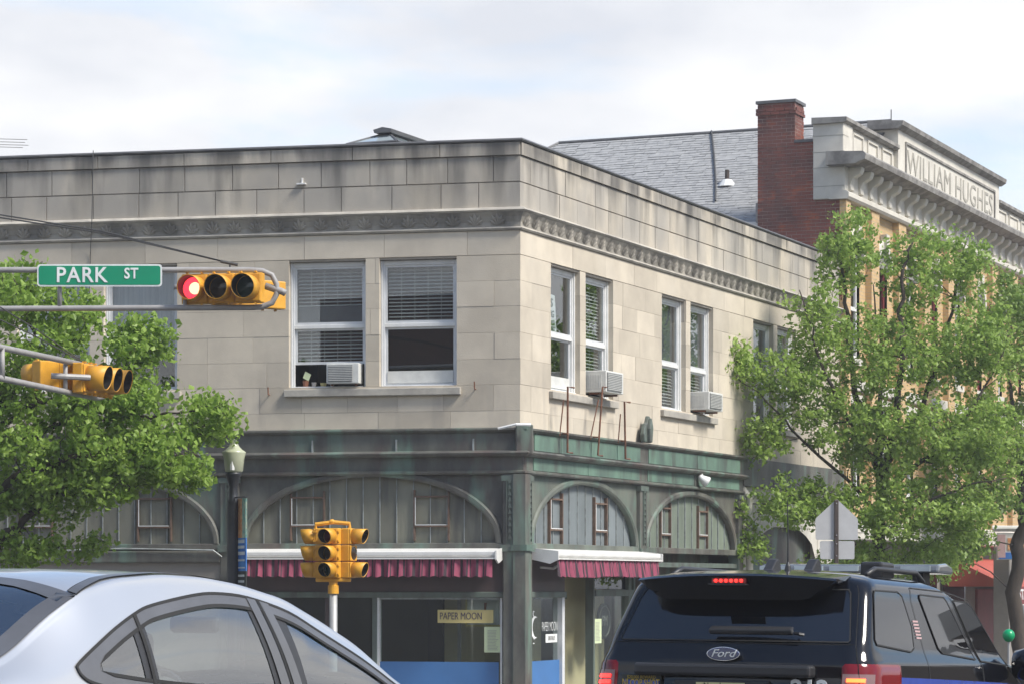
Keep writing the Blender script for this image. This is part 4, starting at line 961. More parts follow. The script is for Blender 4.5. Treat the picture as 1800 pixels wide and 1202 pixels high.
# tree on the side street, trunk between the sign and the brick building
def TP(px, py, Y): return tuple(at(px, py, Y))
Yt = 51.6
b0 = MR @ Vector((12.0, -2.2, 0)); Yt = b0.y; gz = G(b0.x, b0.y)
T0 = (b0.x, b0.y, gz)
tree('street_tree', 'vase shaped light green tree in front of the yellow brick building', T0, [
    ([T0, TP(1547, 1000, Yt), TP(1545, 880, Yt), TP(1548, 760, Yt)], .16, .09),
    ([TP(1547, 860, Yt), TP(1575, 740, Yt - .3), TP(1582, 600, Yt - .5), TP(1590, 470, Yt - .3), TP(1612, 400, Yt)], .09, .015),
    ([TP(1548, 760, Yt), TP(1500, 690, Yt + .3), TP(1488, 560, Yt + .3), TP(1482, 430, Yt), TP(1500, 375, Yt)], .08, .012),
    ([TP(1546, 820, Yt), TP(1480, 720, Yt - .8), TP(1440, 620, Yt - 1), TP(1405, 510, Yt - 1)], .06, .01),
    ([TP(1547, 830, Yt), TP(1620, 720, Yt + .5), TP(1660, 600, Yt + .6), TP(1690, 470, Yt + .5), TP(1700, 420, Yt + .5)], .07, .012),
    ([TP(1546, 900, Yt), TP(1440, 800, Yt - .5), TP(1360, 720, Yt - .8), TP(1290, 655, Yt - 1)], .045, .008),
    ([TP(1546, 930, Yt), TP(1450, 860, Yt - .5), TP(1370, 880, Yt - .8), TP(1290, 890, Yt - .8)], .035, .006),
    ([TP(1547, 860, Yt), TP(1640, 800, Yt - .5), TP(1720, 700, Yt - .6), TP(1770, 600, Yt - .5)], .06, .01),
    ([TP(1548, 900, Yt), TP(1630, 880, Yt - 1), TP(1710, 850, Yt - 1.2), TP(1770, 840, Yt - 1.2)], .045, .008),
    ([TP(1548, 760, Yt), TP(1545, 640, Yt + .8), TP(1535, 500, Yt + .8)], .06, .01)],
    [(TP(1490, 440, Yt), (.62, .8, .75), 9), (TP(1610, 470, Yt), (.7, .8, .85), 7), (TP(1690, 480, Yt + .4), (.65, .7, .75), 7), (TP(1440, 560, Yt - .6), (.62, .8, .8), 7), (TP(1560, 620, Yt - .4), (1.2, 1.1, .9), 17),
     (TP(1680, 620, Yt), (1.0, 1.1, .8), 12), (TP(1750, 620, Yt), (.6, .8, .9), 8), (TP(1380, 660, Yt - .8), (.75, .7, .5), 7), (TP(1300, 640, Yt - 1), (.38, .4, .42), 3), (TP(1450, 740, Yt - .5), (.95, .9, .7), 11),
     (TP(1340, 770, Yt - .8), (.45, .5, .5), 4), (TP(1600, 780, Yt - .6), (1.4, 1.1, .75), 20), (TP(1730, 770, Yt - .6), (.8, .9, .85), 12), (TP(1400, 880, Yt - .7), (.85, .7, .5), 8), (TP(1560, 900, Yt - .8), (1.3, .9, .6), 14),
     (TP(1320, 950, Yt - .8), (.4, .4, .35), 2.5), (TP(1690, 900, Yt - 1), (.75, .7, .55), 9), (TP(1285, 890, Yt - .8), (.3, .3, .2), 1.5), (TP(1520, 990, Yt - .4), (1.3, .8, .45), 9), (TP(1640, 980, Yt - .3), (.6, .8, .4), 5), (TP(1275, 600, Yt - 1), (.18, .2, .15), .8)],
    1350, 42, .24, .078, 'leaf_right', 5)
b2 = MR @ Vector((23.6, -2.3, 0)); Y2 = b2.y; T2 = (b2.x, b2.y, G(b2.x, b2.y))
tree('street_tree', 'dark trunked tree standing before the red shop awning', T2, [
    ([T2, TP(1783, 1060, Y2), TP(1790, 960, Y2), TP(1800, 900, Y2), TP(1806, 800, Y2)], .19, .13),
    ([TP(1798, 905, Y2), TP(1760, 860, Y2 - .3), TP(1700, 820, Y2 - .6)], .08, .015),
    ([TP(1804, 820, Y2), TP(1780, 700, Y2), TP(1760, 600, Y2)], .08, .015),
    ([TP(1806, 800, Y2), TP(1850, 650, Y2), TP(1860, 520, Y2)], .09, .015)],
    [(TP(1760, 760, Y2), (1.1, 1.2, 1.0), 12), (TP(1850, 620, Y2), (1.3, 1.3, 1.2), 14), (TP(1730, 880, Y2 - .5), (.9, .8, .45), 6), (TP(1860, 820, Y2), (1.0, 1.2, .8), 8), (TP(1690, 960, Y2 - .6), (.6, .7, .5), 6), (TP(1780, 540, Y2), (.7, .8, .8), 6)],
    460, 46, .31, .09, 'leaf_dark', 8)
# tree before the main front, its trunk out of the picture
Y1 = 38.2; T1 = (at(-75, 0, Y1).x, Y1, G(at(-75, 0, Y1).x, Y1) + .13)
tree('street_tree', 'broad green tree overhanging the pavement beside the street lamp', T1, [
    ([T1, TP(-60, 1050, Y1), TP(-30, 985, Y1), TP(-30, 900, Y1), TP(-20, 760, Y1), TP(-5, 640, Y1)], .2, .07),
    ([TP(-28, 975, Y1), TP(30, 930, Y1), TP(90, 868, Y1), TP(160, 860, Y1 - .2), TP(230, 870, Y1 - .3)], .075, .015),
    ([TP(-28, 880, Y1), TP(40, 830, Y1 - .4), TP(140, 800, Y1 - .5), TP(260, 800, Y1 - .5), TP(350, 800, Y1 - .4)], .07, .012),
    ([TP(-15, 720, Y1), TP(30, 690, Y1 + .3), TP(60, 600, Y1 + .3), TP(40, 500, Y1 + .3)], .05, .012),
    ([TP(-20, 760, Y1), TP(90, 700, Y1 - .3), TP(200, 660, Y1 - .2), TP(280, 600, Y1)], .05, .01),
    ([TP(-22, 790, Y1), TP(120, 740, Y1), TP(260, 730, Y1), TP(400, 715, Y1)], .05, .008)],
    [(TP(30, 520, Y1), (.62, .9, .45), 9), (TP(130, 560, Y1 + .2), (.42, .8, .42), 5), (TP(250, 600, Y1 - .1), (.45, .6, .42), 6), (TP(60, 660, Y1), (.9, 1.0, .7), 14), (TP(200, 720, Y1 - .2), (.8, .8, .6), 13), (TP(370, 735, Y1), (.5, .6, .30), 6),
     (TP(120, 800, Y1 - .3), (1.0, .9, .6), 16), (TP(280, 800, Y1 - .4), (.75, .7, .42), 11), (TP(60, 880, Y1), (.7, .7, .4), 7), (TP(180, 850, Y1 - .4), (.6, .6, .3), 6), (TP(340, 830, Y1 - .4), (.28, .4, .15), 2), (TP(50, 965, Y1), (.7, .5, .22), 4), (TP(-60, 720, Y1), (.8, 1.2, 1.6), 14), (TP(160, 960, Y1), (.3, .3, .15), 1)],
    720, 46, .23, .080, 'leaf_left', 21)

# ------------------------------------------------------------------ traffic signals
def signal(name, label, M, n=3, axis='x', pitch=.345, lens=None, vis=.26, hw=.165, dep=.17, group='yellow traffic signals', skip=()):
    """signal head facing local -y; sections run along local x (flat) or z (upright)"""
    o = thing(name, label, 'traffic signal', M, group); q = pitch / 2
    for k in range(n):
        c = (k - (n - 1) / 2) * pitch; cx_, cz_ = (c, 0) if axis == 'x' else (0, -c)
        m = MB(M); m.box(cx_ - q + .003, cx_ + q - .003, 0, dep * .8, cz_ - q + .003, cz_ + q - .003) if axis == 'z' else m.box(cx_ - q + .002, cx_ + q - .002, 0, dep * .8, -hw, hw)
        m.prism([(-.7 * hw, dep * .8), (-.45 * hw, dep), (.45 * hw, dep), (.7 * hw, dep * .8)], cx_ - q * .8, cx_ + q * .8, 'x') if False else None
        sec = m.build('section', 'signal_yellow', o, bevel=.014)
        m = MB(M); e = q * .93; h = hw * .93 if axis == 'x' else q * .93
        m.box(cx_ - e, cx_ + e, -.022, 0, cz_ - h, cz_ + h); m.build('door', 'signal_yellow', sec, bevel=.012)
        r = min(q, hw) * .86
        m = MB(M); m.lathe([(r * .94, 0), (r * .7, -.012), (.001, -.022)], (cx_, -.024, cz_), 20, 'y', caps=False); m.build('lens', (lens or ('lens_red', 'lens_amber', 'lens_green'))[k], sec, smooth=True)
        if lens and 'lit' in lens[k]:
            m = MB(M); m.lathe([(r * .5, 0), (r * .3, -.008), (.001, -.01)], (cx_ + r * .15, -.05, cz_), 18, 'y', caps=False); m.build('lens_core', 'lens_red_core', sec, smooth=True)
        if k in skip: continue
        m = MB(M); K = 22; V = []
        for y, rr, cut in ((-.022, r * 1.03, 0), (-vis, r * .97, 0)):
            V.append(m.pts([(cx_ + rr * math.cos(2 * math.pi * j / K), y + (.05 * (1 + math.sin(2 * math.pi * j / K - math.pi)) if y < -.1 else 0) * .6, cz_ + rr * math.sin(2 * math.pi * j / K)) for j in range(K)]))
        for j in range(K): t = (j + 1) % K; m.f.append((V[0] + j, V[0] + t, V[1] + t, V[1] + j))
        vz_ = m.build('visor', 'signal_yellow', sec, smooth=True)
        md = vz_.modifiers.new('solid', 'SOLIDIFY'); md.thickness = .006; md.offset = 1
        m = MB(M); V = []
        for y, rr in ((-.022, r * 1.0), (-vis + .004, r * .945)):
            V.append(m.pts([(cx_ + rr * math.cos(2 * math.pi * j / K), y + (.05 * (1 + math.sin(2 * math.pi * j / K - math.pi)) if y < -.1 else 0) * .6, cz_ + rr * math.sin(2 * math.pi * j / K)) for j in range(K)]))
        for j in range(K): t = (j + 1) % K; m.f.append((V[0] + j, V[0] + t, V[1] + t, V[1] + j))
        m.build('visor_lining', 'signal_black', sec, smooth=True)
        m = MB(M)
        for dx in (-.55, .55):
            if axis == 'x': m.box(cx_ + dx * q - .012, cx_ + dx * q + .012, -.02, .03, hw, hw + .02); m.box(cx_ + dx * q - .01, cx_ + dx * q + .01, -.02, .02, -hw - .02, -hw)
            else: m.box(q - .003, q + .014, -.02, .03, cz_ + dx * q - .012, cz_ + dx * q + .012)
        m.build('latch', 'signal_yellow', sec, kind='stuff')
    return o
def Mat(p, rz, rx=0): return Matrix.Translation(p) @ Matrix.Rotation(rz, 4, 'Z') @ Matrix.Rotation(rx, 4, 'X')
Ya = 34.6
A = lambda px, py, dy=0: tuple(at(px, py, Ya + dy))
# first mast arm: two pipes joined by a bend, held by wires, pole out of the picture on the left
arm = thing('mast_arm', 'double pipe mast arm carrying the green street sign and lit red signal', 'mast arm', Matrix.Translation((at(-520, 0, Ya).x, Ya, G(-10, Ya))))
bend = [A(440, 475), A(462, 477), A(478, 484), A(486, 500), A(486, 518), A(478, 533), A(460, 540), A(440, 541)]
m = MB(); m.tube([A(-520, 472), A(0, 475)] + bend + [A(0, 543), A(-520, 545)], .036, 10); m.build('arm', 'pipe_grey', arm, smooth=True)
for px in (105, -140, -330): m = MB(); m.tube([A(px, 475), A(px, 543)], .028, 8); m.build('strut', 'pipe_grey', arm, smooth=True)
m = MB(); p = at(-520, 0, Ya); m.tube([(p.x, Ya, G(p.x, Ya)), (p.x, Ya, 5), (p.x, Ya, 8.2)], [.12, .10, .075], 14); m.build('pole', 'pipe_grey', arm, smooth=True)
m = MB(); m.tube([A(405, 477), A(404, 463)], .014, 6); m.tube([A(388, 460), A(418, 466)], .022, 6)
for dy in (0, 5): m.tube([A(404, 463), A(180, 410 - dy * .6), A(0, 383 - dy), A(-520, 330)], .010, 5)
m.build('stay_wire', 'cable', arm)
for P_, r_ in (([A(466, 503), A(496, 513), A(502, 516)], .042), ([A(306, 505), A(316, 505)], .03), ([A(325, 546), A(325, 528)], .024)):
    m = MB(); m.tube(P_, r_, 8); m.build('bracket', 'pipe_grey', arm, smooth=True)
ps1 = at(389, 507, Ya - .06)
signal('traffic_signal', 'yellow flat hung signal with its red light lit beside the green street sign', Mat(ps1, R(-13)), lens=('lens_red_lit', 'lens_amber', 'lens_green'), hw=.185, pitch=.350)
signal('traffic_signal', 'yellow flat hung signal mounted back to back behind the lit one', Mat(at(432, 517, Ya + .42), R(180 + 38)), hw=.175)
sgn = thing('street_name_sign', 'green street name sign reading park st on the mast arm', 'sign', Matrix.Translation(at(176, 505, Ya - .05)))
Mg = frame((0, Ya - .06), (1, 0)); x0, x1 = at(67, 0, Ya).x, at(286, 0, Ya).x; z0, z1 = at(0, 505, Ya).z, at(0, 466, Ya).z
def rrect(x0, x1, z0, z1, r, n=5):
    P = []
    for cx_, cz_, a0 in ((x1 - r, z1 - r, 0), (x0 + r, z1 - r, 90), (x0 + r, z0 + r, 180), (x1 - r, z0 + r, 270)):
        for k in range(n + 1): a = R(a0 + 90 * k / n); P.append((cx_ + r * math.cos(a), cz_ + r * math.sin(a)))
    return P
Mg = Mg @ Matrix.Rotation(R(0), 4, 'Z')
m = MB(Mg); m.prism(rrect(x0, x1, z0, z1, .04), -.006, 0); m.build('border', 'sign_white', sgn)
m = MB(Mg); m.prism(rrect(x0 + .02, x1 - .02, z0 + .02, z1 - .02, .03), -.010, -.005); m.build('face', 'sign_green', sgn)
xc = lambda px: at(px, 0, Ya).x
text('PARK', .265, onwall(Mg, xc(145), -.012, at(0, 486, Ya).z), 'sign_white', sgn, sx=.93, spacing=1.1, bold=.004)
text('ST', .185, onwall(Mg, xc(232), -.012, at(0, 483, Ya).z), 'sign_white', sgn, sx=.85, spacing=1.1, bold=.004)
# second mast arm, running away from the camera towards the corner
B = lambda px, py, Y: tuple(at(px, py, Y))
arm2 = thing('mast_arm', 'slanting double pipe mast arm holding a signal seen from behind', 'mast arm', Matrix.Translation((at(-420, 0, 27).x, 27.0, G(-7, 27))))
Yn, Yf = 31.4, 36.0
m = MB(); m.tube([B(-420, 520, 27.0), B(0, 610, Yn), B(180, 648, Yf)], .036, 10); m.build('upper_pipe', 'pipe_grey', arm2, smooth=True)
m = MB(); m.tube([B(-420, 575, 27.0), B(0, 664, Yn), B(115, 688, 34.3), B(170, 699, 35.6), B(180, 697, 35.9), B(183, 690, 36.0)], .036, 10); m.build('lower_pipe', 'pipe_grey', arm2, smooth=True)
for px, pa, pb, Y in ((4, 611, 665, 31.45), (115, 634, 688, 34.3)): m = MB(); m.tube([B(px, pa, Y), B(px, pb, Y)], .028, 8); m.build('strut', 'pipe_grey', arm2, smooth=True)
p = at(-420, 0, 27); m = MB(); m.tube([(p.x, 27, G(p.x, 27)), (p.x, 27, 5.2)], [.12, .09], 14); m.build('pole', 'pipe_grey', arm2, smooth=True)
m = MB(); m.tube([B(90, 660, 34.2), B(115, 661, 34.25), B(158, 663, 34.4)], .036, 8); m.build('bracket', 'pipe_grey', arm2)
m = MB()
for dy in (0, 22): m.tube([B(146, 636, 35), B(60, 590 - dy * .6, 33), B(0, 562 - dy, 31.4), B(-300, 470 - dy, 28)], .008, 5)
m.build('stay_wire', 'cable', arm2)
signal('traffic_signal', 'yellow flat hung signal facing the side street on the slanting arm', Mat(B(172, 668, 34.9), R(90 - 13)), hw=.185, vis=.30)
signal('traffic_signal', 'yellow flat hung signal facing away at the rear of the slanting arm', Mat(B(108, 662, 34.75), R(-90 - 34)), hw=.17, vis=.25)
# post mounted cluster of three signal heads
Yp = 38.0; pc = at(586, 1000, Yp); gz = G(pc.x, Yp) + .13
po = thing('signal_post', 'galvanised post with yellow frame under the cluster of three signals', 'post', Matrix.Translation((pc.x, Yp, gz)))
zb1, zt1 = at(0, 1022, Yp).z, at(0, 917, Yp).z
m = MB(); m.tube([(pc.x, Yp, gz), (pc.x, Yp, at(0, 1040, Yp).z)], .055, 14); m.build('pole', 'galvanised', po, smooth=True)
m = MB(); m.lathe([(.075, -.14), (.075, -.03), (.06, -.02), (.06, .02)], (pc.x, Yp, zb1 - .02), 14); m.build('collar', 'signal_yellow', po)
m = MB(); m.box(pc.x - .24, pc.x + .24, Yp - .06, Yp + .06, zb1, zb1 + .055); m.build('base_bracket', 'signal_yellow', po, bevel=.015)
m = MB(); m.tube([(pc.x - .24, Yp, zt1 - .1), (pc.x - .24, Yp, zt1 - .03), (pc.x, Yp, zt1), (pc.x + .22, Yp, zt1 - .02), (pc.x + .22, Yp, zt1 - .1)], .028, 8); m.build('top_bracket', 'signal_yellow', po)
m = MB(); m.lathe([(.035, 0), (.045, .03), (.02, .06)], (pc.x - .02, Yp, zt1 - .02), 10); m.build('finial', 'signal_yellow', po)
zmid_ = (zt1 - .08 + zb1 + .05) / 2; pt_ = .228
signal('traffic_signal', 'upright yellow signal with dark lenses on the front of the post', Mat((pc.x - .03, Yp - .10, zmid_), R(-24)), axis='z', pitch=pt_, hw=.115, vis=.22, dep=.15, group='signals on the post')
signal('traffic_signal', 'upright yellow signal turned away beside the front one on the post', Mat((pc.x - .23, Yp + .05, zmid_), R(-100)), axis='z', pitch=pt_, hw=.115, vis=.22, dep=.15, group='signals on the post')
signal('traffic_signal', 'upright yellow signal lacking its middle visor on the post', Mat((pc.x + .26, Yp, zmid_), R(68)), axis='z', pitch=pt_, hw=.115, vis=.22, dep=.15, group='signals on the post', skip=(1,))

# street lamp with banner
Yl = 38.6; lp = at(410, 0, Yl); gz = G(lp.x, Yl) + .13; zt = at(0, 830, Yl).z
la = thing('street_lamp', 'black street lamp post with an acorn globe and a narrow banner', 'street lamp', Matrix.Translation((lp.x, Yl, gz)))
m = MB(); m.lathe([(.19, 0), (.19, .12), (.15, .2), (.13, .55), (.1, .7), (.092, 1.0), (.085, zt - gz - .5), (.075, zt - gz - .42), (.085, zt - gz - .40), (.065, zt - gz - .36), (.055, zt - gz - .2), (.10, zt - gz - .05), (.115, zt - gz - .03), (.115, zt - gz)], (lp.x, Yl, gz), 18); m.build('post', 'post_black', la, smooth=True)
m = MB(); m.lathe([(.10, 0), (.125, .02), (.145, .20), (.165, .27), (.165, .285), (.12, .315), (.075, .36), (.05, .41), (.055, .43), (.03, .455), (.005, .465)], (lp.x + .01, Yl, zt), 20); m.build('globe', 'globe', la, smooth=True)
m = MB(); m.lathe([(.04, 0), (.04, .12)], (lp.x, Yl - .10, zt + .03), 8); m.build('lamp_core', 'white_paint', la)
bn = thing('lamp_banner', 'narrow orange and blue banner hung on the lamp post', 'banner', Matrix.Translation((lp.x + .09, Yl, 1.8)))
Mb = frame((lp.x + .07, Yl - .02), (.36, -.933))
zb0 = lambda py: at(0, py, Yl).z
for nm, a, b, mt in (('picture', 876, 945, 'banner_orange'), ('lettering_field', 945, 1003, 'banner_blue'), ('foot', 1003, 1030, 'ink_dark')):
    m = MB(Mb); m.box(.0, .42, -.006, .006, zb0(b), zb0(a)); m.build(nm, mt, bn)
m = MB(Mb); m.box(.24, .42, -.010, .010, zb0(945), zb0(876)); m.build('picture_edge', 'banner_teal', bn)
for tx, py, sz, mt in (('SPRING', 952, .11, 'sign_white'), ('MUSIC', 963, .11, 'sign_white'), ('SERIES', 974, .11, 'sign_white'), ('on stage', 985, .08, 'sign_white')):
    pass
for py, h in ((951, 6), (961, 5), (972, 6), (984, 3.5), (997, 2.5), (1011, 4), (1021, 4)):
    rnd = random.Random(py); m = MB(Mb); s = .02
    while s < .34: wd_ = rnd.uniform(.025, .05); m.box(s, s + wd_, -.009, -.006, zb0(py + h / 2), zb0(py - h / 2)); s += wd_ + .012
    m.build('print', 'sign_white', bn, kind='stuff')
for py in (874, 1031): m = MB(); m.tube([(lp.x, Yl, zb0(py)), tuple(Mb @ Vector((.45, 0, zb0(py))))], .012, 6); m.build('banner_arm', 'post_black', bn)

# back of the warning sign
Yg = 46.5; p = at(1470, 0, Yg); gz = G(p.x, Yg) + .13
sb = thing('road_sign', 'grey back of a five sided road sign with a plate below', 'road sign', Matrix.Translation((p.x, Yg, gz)))
Z = lambda py: at(0, py, Yg).z; X = lambda px: at(px, 0, Yg).x
def soft(P, r=.03):
    Q = []
    for k in range(len(P)):
        a, b, c = Vector(P[k - 1]), Vector(P[k]), Vector(P[(k + 1) % len(P)]); u = b + (a - b).normalized() * r; v = b + (c - b).normalized() * r
        Q += [tuple(u), tuple((u + v) / 2 * .45 + b * .55), tuple(v)]
    return Q
m = MB(); m.prism(soft([(X(1434), Z(948)), (X(1508), Z(948)), (X(1508), Z(911)), (X(1471), Z(876)), (X(1433), Z(911))]), Yg, Yg + .006); m.build('sign_plate', 'sign_metal', sb)
m = MB(); m.prism(soft([(X(1442), Z(982)), (X(1502), Z(982)), (X(1502), Z(950)), (X(1441), Z(950))]), Yg, Yg + .006); m.build('lower_plate', 'sign_metal', sb)
m = MB(); m.box(p.x - .035, p.x + .035, Yg - .045, Yg - .002, gz, Z(878)); m.build('post', 'post_brown', sb, bevel=.01)
m = MB()
for py in (884, 940, 955, 976): m.lathe([(.010, 0), (.010, .008)], (p.x, Yg - .054, Z(py)), 8, 'y')
m.build('bolt', 'chrome', sb)

# ------------------------------------------------------------------ cars
def carM(x, y, head):
    h = R(head); f = Vector((math.sin(h), math.cos(h), 0)); f.z = -.03 * f.y - .02 * f.x; f.normalize()
    r = Vector((math.cos(h), -math.sin(h), 0)); r.z = -.03 * r.y - .02 * r.x; r = (r - f * r.dot(f)).normalized(); u = r.cross(f)
    l = -r
    return Matrix(((f.x, l.x, u.x, x), (f.y, l.y, u.y, y), (f.z, l.z, u.z, G(x, y)), (0, 0, 0, 1)))
def lerp_t(T, x):
    if x <= T[0][0]: return T[0][1]
    for (a, va), (b, vb) in zip(T, T[1:]):
        if x <= b: t = (x - a) / (b - a); return va + (vb - va) * t
    return T[-1][1]
def smooth_t(T, x, d=.06): return sum(lerp_t(T, x + k * d) for k in (-1, -.5, 0, .5, 1)) / 5
def inside(P, x, z):
    c = False
    for k in range(len(P)):
        (x1, z1), (x2, z2) = P[k - 1], P[k]
        if (z1 > z) != (z2 > z) and x < (x2 - x1) * (z - z1) / (z2 - z1) + x1: c = not c
    return c
def inset(P, d):
    """move a closed outline inwards by d (2-D, either orientation)"""
    A_ = sum(P[k - 1][0] * P[k][1] - P[k][0] * P[k - 1][1] for k in range(len(P))); sg = 1 if A_ > 0 else -1; Q = []
    for k in range(len(P)):
        a, b, c = Vector(P[k - 1]), Vector(P[k]), Vector(P[(k + 1) % len(P)]); e1 = (b - a).normalized(); e2 = (c - b).normalized()
        n1 = Vector((-e1.y, e1.x)) * sg; n2 = Vector((-e2.y, e2.x)) * sg; mm = (n1 + n2); mm = mm / max(.5, mm.length_squared / 2) ; Q.append(tuple(b + mm * d))
    return Q
def dense(P, d=.03, closed=True):
    Q = []
    for k in range(len(P) if closed else len(P) - 1):
        a, b = Vector(P[k]), Vector(P[(k + 1) % len(P)]); n = max(1, int((b - a).length / d))
        Q += [tuple(a.lerp(b, j / n)) for j in range(n)]
    return Q if closed else Q + [tuple(P[-1])]
def wheel(M, x, y, r, parent, side):
    m = MB(M); m.lathe([(r * .62, -.1), (r * .9, -.11), (r, -.07), (r, .07), (r * .9, .11), (r * .62, .1)], (x, y, r), 28, 'y'); wl = m.build('wheel', 'rubber', parent, smooth=True)
    m = MB(M)
    m.lathe([(r * .62, 0), (r * .58, .02 * side), (.06, .03 * side), (.01, .035 * side)], (x, y + side * .09, r), 20, 'y', caps=False)
    for k in range(5):
        a = 2 * math.pi * k / 5; m.tube([(x, y + side * .125, r), (x + r * .58 * math.cos(a), y + side * .115, r + r * .58 * math.sin(a))], .028, 6)
    m.build('rim', 'chrome', wl)

# --- silver sedan
Xs, Ys = (440 - 900) / F * 11.5, 11.5
HW = .66; Mc = carM(Xs, Ys, 30); Mc = Mc @ Matrix.Translation((0, HW, 0))
car = thing('sedan_car', 'silver sedan with dark grey window trim waiting at the crossing', 'car', Mc)
ZR = [(-2.35, .86), (-2.2, .97), (-1.9, 1.0), (-1.72, 1.03), (-1.53, 1.10), (-1.3, 1.235), (-1.13, 1.325), (-.9, 1.385), (-.61, 1.415), (-.35, 1.415), (-.1, 1.395), (.21, 1.345), (.45, 1.262), (.70, 1.158), (.98, .995), (1.15, .93), (1.6, .87), (2.0, .76), (2.25, .62)]
ZC = [(-2.4, .9), (-2.2, 1.02), (-2.0, 1.045), (-1.86, 1.06), (-1.6, 1.2), (-1.3, 1.35), (-1.1, 1.405), (-.85, 1.432), (-.5, 1.442), (-.1, 1.43), (.2, 1.395), (.5, 1.335), (.8, 1.215), (1.1, 1.07), (1.3, .98), (1.7, .93), (2.1, .80), (2.25, .65)]
HR = [(-2.4, .5), (-2.2, .66), (-1.7, .70), (-1.4, .645), (-1.0, .625), (-.5, .63), (0, .635), (.4, .655), (.8, .71), (1.1, .76), (1.8, .70), (2.25, .5)]
WB = [(-2.35, .62), (-2.2, .76), (-1.8, .83), (-1.0, .865), (0, .875), (1.0, .865), (1.8, .83), (2.1, .74), (2.25, .58)]
ZBt = [(-2.35, .84), (-2.2, .93), (-1.7, .965), (-1.2, .955), (0, .925), (1.2, .89), (1.8, .82), (2.25, .6)]
zr_ = lambda x: smooth_t(ZR, x); zc_ = lambda x: smooth_t(ZC, x); hr_ = lambda x: smooth_t(HR, x, .1); wb_ = lambda x: smooth_t(WB, x, .08); zb_f = lambda x: smooth_t(ZBt, x, .1)
def side_y(x, z):
    """half width of the cabin side at height z"""
    b0_, h0 = zb_f(x), wb_(x) - .045; z1_ = zr_(x) - .012; t = max(0, min(1, (z - b0_) / max(.02, z1_ - b0_))); return h0 + (hr_(x) - h0) * t + .022 * math.sin(math.pi * t)
def top_z(x, y): h = hr_(x); t = min(1, abs(y) / h); return zc_(x) - (zc_(x) - zr_(x)) * t ** 2.3
NS, NT = 16, 14
xs_ = [-2.35 + 4.6 * k / 184 for k in range(185)]
def ring(x, off=0.0):
    wv, b0_, z1_ = wb_(x), zb_f(x), zr_(x) - .012; P = [(wv - .12, .20), (wv - .02, .30), (wv, .50), (wv - .005, .70), (wv - .02, b0_ - .05)]
    for k in range(NS + 1):
        z = b0_ + max(.02, z1_ - b0_) * k / NS; P.append((side_y(x, z), z))
    for k in range(1, NT + 1):
        y = hr_(x) * (1 - k / NT) if k < NT else 0; y2 = hr_(x) * math.cos(math.pi / 2 * k / NT) ** .9 if k < NT else 0
        P.append((y2, top_z(x, y2)))
    if off:
        P = [(max(0, y - off) if i < len(P) - 1 else 0, z - (off * .8 if i > 5 + NS - 1 else 0)) for i, (y, z) in enumerate(P)]
    return P
DLO = [(-1.305, 1.04), (-1.28, 1.065), (-1.07, 1.172), (-.88, 1.252), (-.75, 1.29), (-.48, 1.335), (-.3, 1.35), (-.07, 1.34), (.20, 1.288), (.43, 1.20), (.67, 1.10), (.87, 1.0), (1.02, .905), (.9, .875), (0, .905), (-.8, .945), (-1.12, .972), (-1.24, .99), (-1.29, 1.012)]
RG = [(-1.15, 1.0), (-1.3, .985), (-1.5, .98), (-1.68, .975), (-1.80, .9), (-1.87, .5), (-1.89, 0), (-1.87, -.5), (-1.80, -.9), (-1.68, -.975), (-1.5, -.98), (-1.3, -.985), (-1.15, -1.0), (-1.14, -.6), (-1.17, 0), (-1.14, .6)]   # rear glass, y as a share of the roof half width
WS = [(.12, .97), (.5, .965), (.95, .95), (1.15, .8), (1.3, 0), (1.15, -.8), (.95, -.95), (.5, -.965), (.12, -.97), (.18, 0)]
def catmull(P, n=5):
    Q = []
    for k in range(len(P)):
        a, b, c, d = (Vector(P[(k + j) % len(P)]) for j in (-1, 0, 1, 2))
        for j in range(n):
            t = j / n; Q.append(tuple(.5 * ((2 * b) + (c - a) * t + (2 * a - 5 * b + 4 * c - d) * t * t + (3 * b - a - 3 * c + d) * t ** 3)))
    return Q
DLO = catmull(DLO, 4)
DLOh, RGh, WSh = inset(DLO, .03), [(x, y) for x, y in inset([(x, y * .66) for x, y in RG], .03)], inset([(x, y * .68) for x, y in WS], .03)
def hole(x, y, z, k):
    if 5 <= k < 5 + NS: return inside(DLOh, x, z)
    if k >= 5 + NS: return inside(RGh, x, y * .66 / max(.1, hr_(x))) or inside(WSh, x, y * .68 / max(.1, hr_(x)))
    return False
def shell(name, mat, off):
    m = MB(Mc); Rn = [ring(x, off) for x in xs_]; n = len(Rn[0])
    idx = {}
    for sgn in (1, -1):
        base_ = [m.pts([(x, sgn * y, z) for y, z in r_]) for x, r_ in zip(xs_, Rn)]
        for a in range(len(xs_) - 1):
            for k in range(n - 1):
                q = [Rn[a][k], Rn[a][k + 1], Rn[a + 1][k + 1], Rn[a + 1][k]]
                if hole((xs_[a] + xs_[a + 1]) / 2, sum(p[0] for p in q) / 4, sum(p[1] for p in q) / 4, k): continue
                f_ = (base_[a] + k, base_[a] + k + 1, base_[a + 1] + k + 1, base_[a + 1] + k); m.f.append(f_ if sgn < 0 else f_[::-1])
        for b_ in (base_[0], base_[-1]): m.f.append(tuple(b_ + k for k in range(n)))
    return m.build(name, mat, car, smooth=True)
body = shell('body', 'silver_paint', 0); shell('lining', 'cloth_grey', .035)
def ribbon(fn, P, d, name, mat, parent, off):
    Q = dense(P, .03); I_ = dense_in(P, d); m = MB(Mc); n = len(Q)
    a = m.pts([fn(*p, off) for p in Q]); b = m.pts([fn(*p, off) for p in I_])
    for k in range(n): t = (k + 1) % n; m.f.append((a + k, a + t, b + t, b + k))
    return m.build(name, mat, parent, smooth=True)
def dense_in(P, d): return inset(dense(P, .03), d)
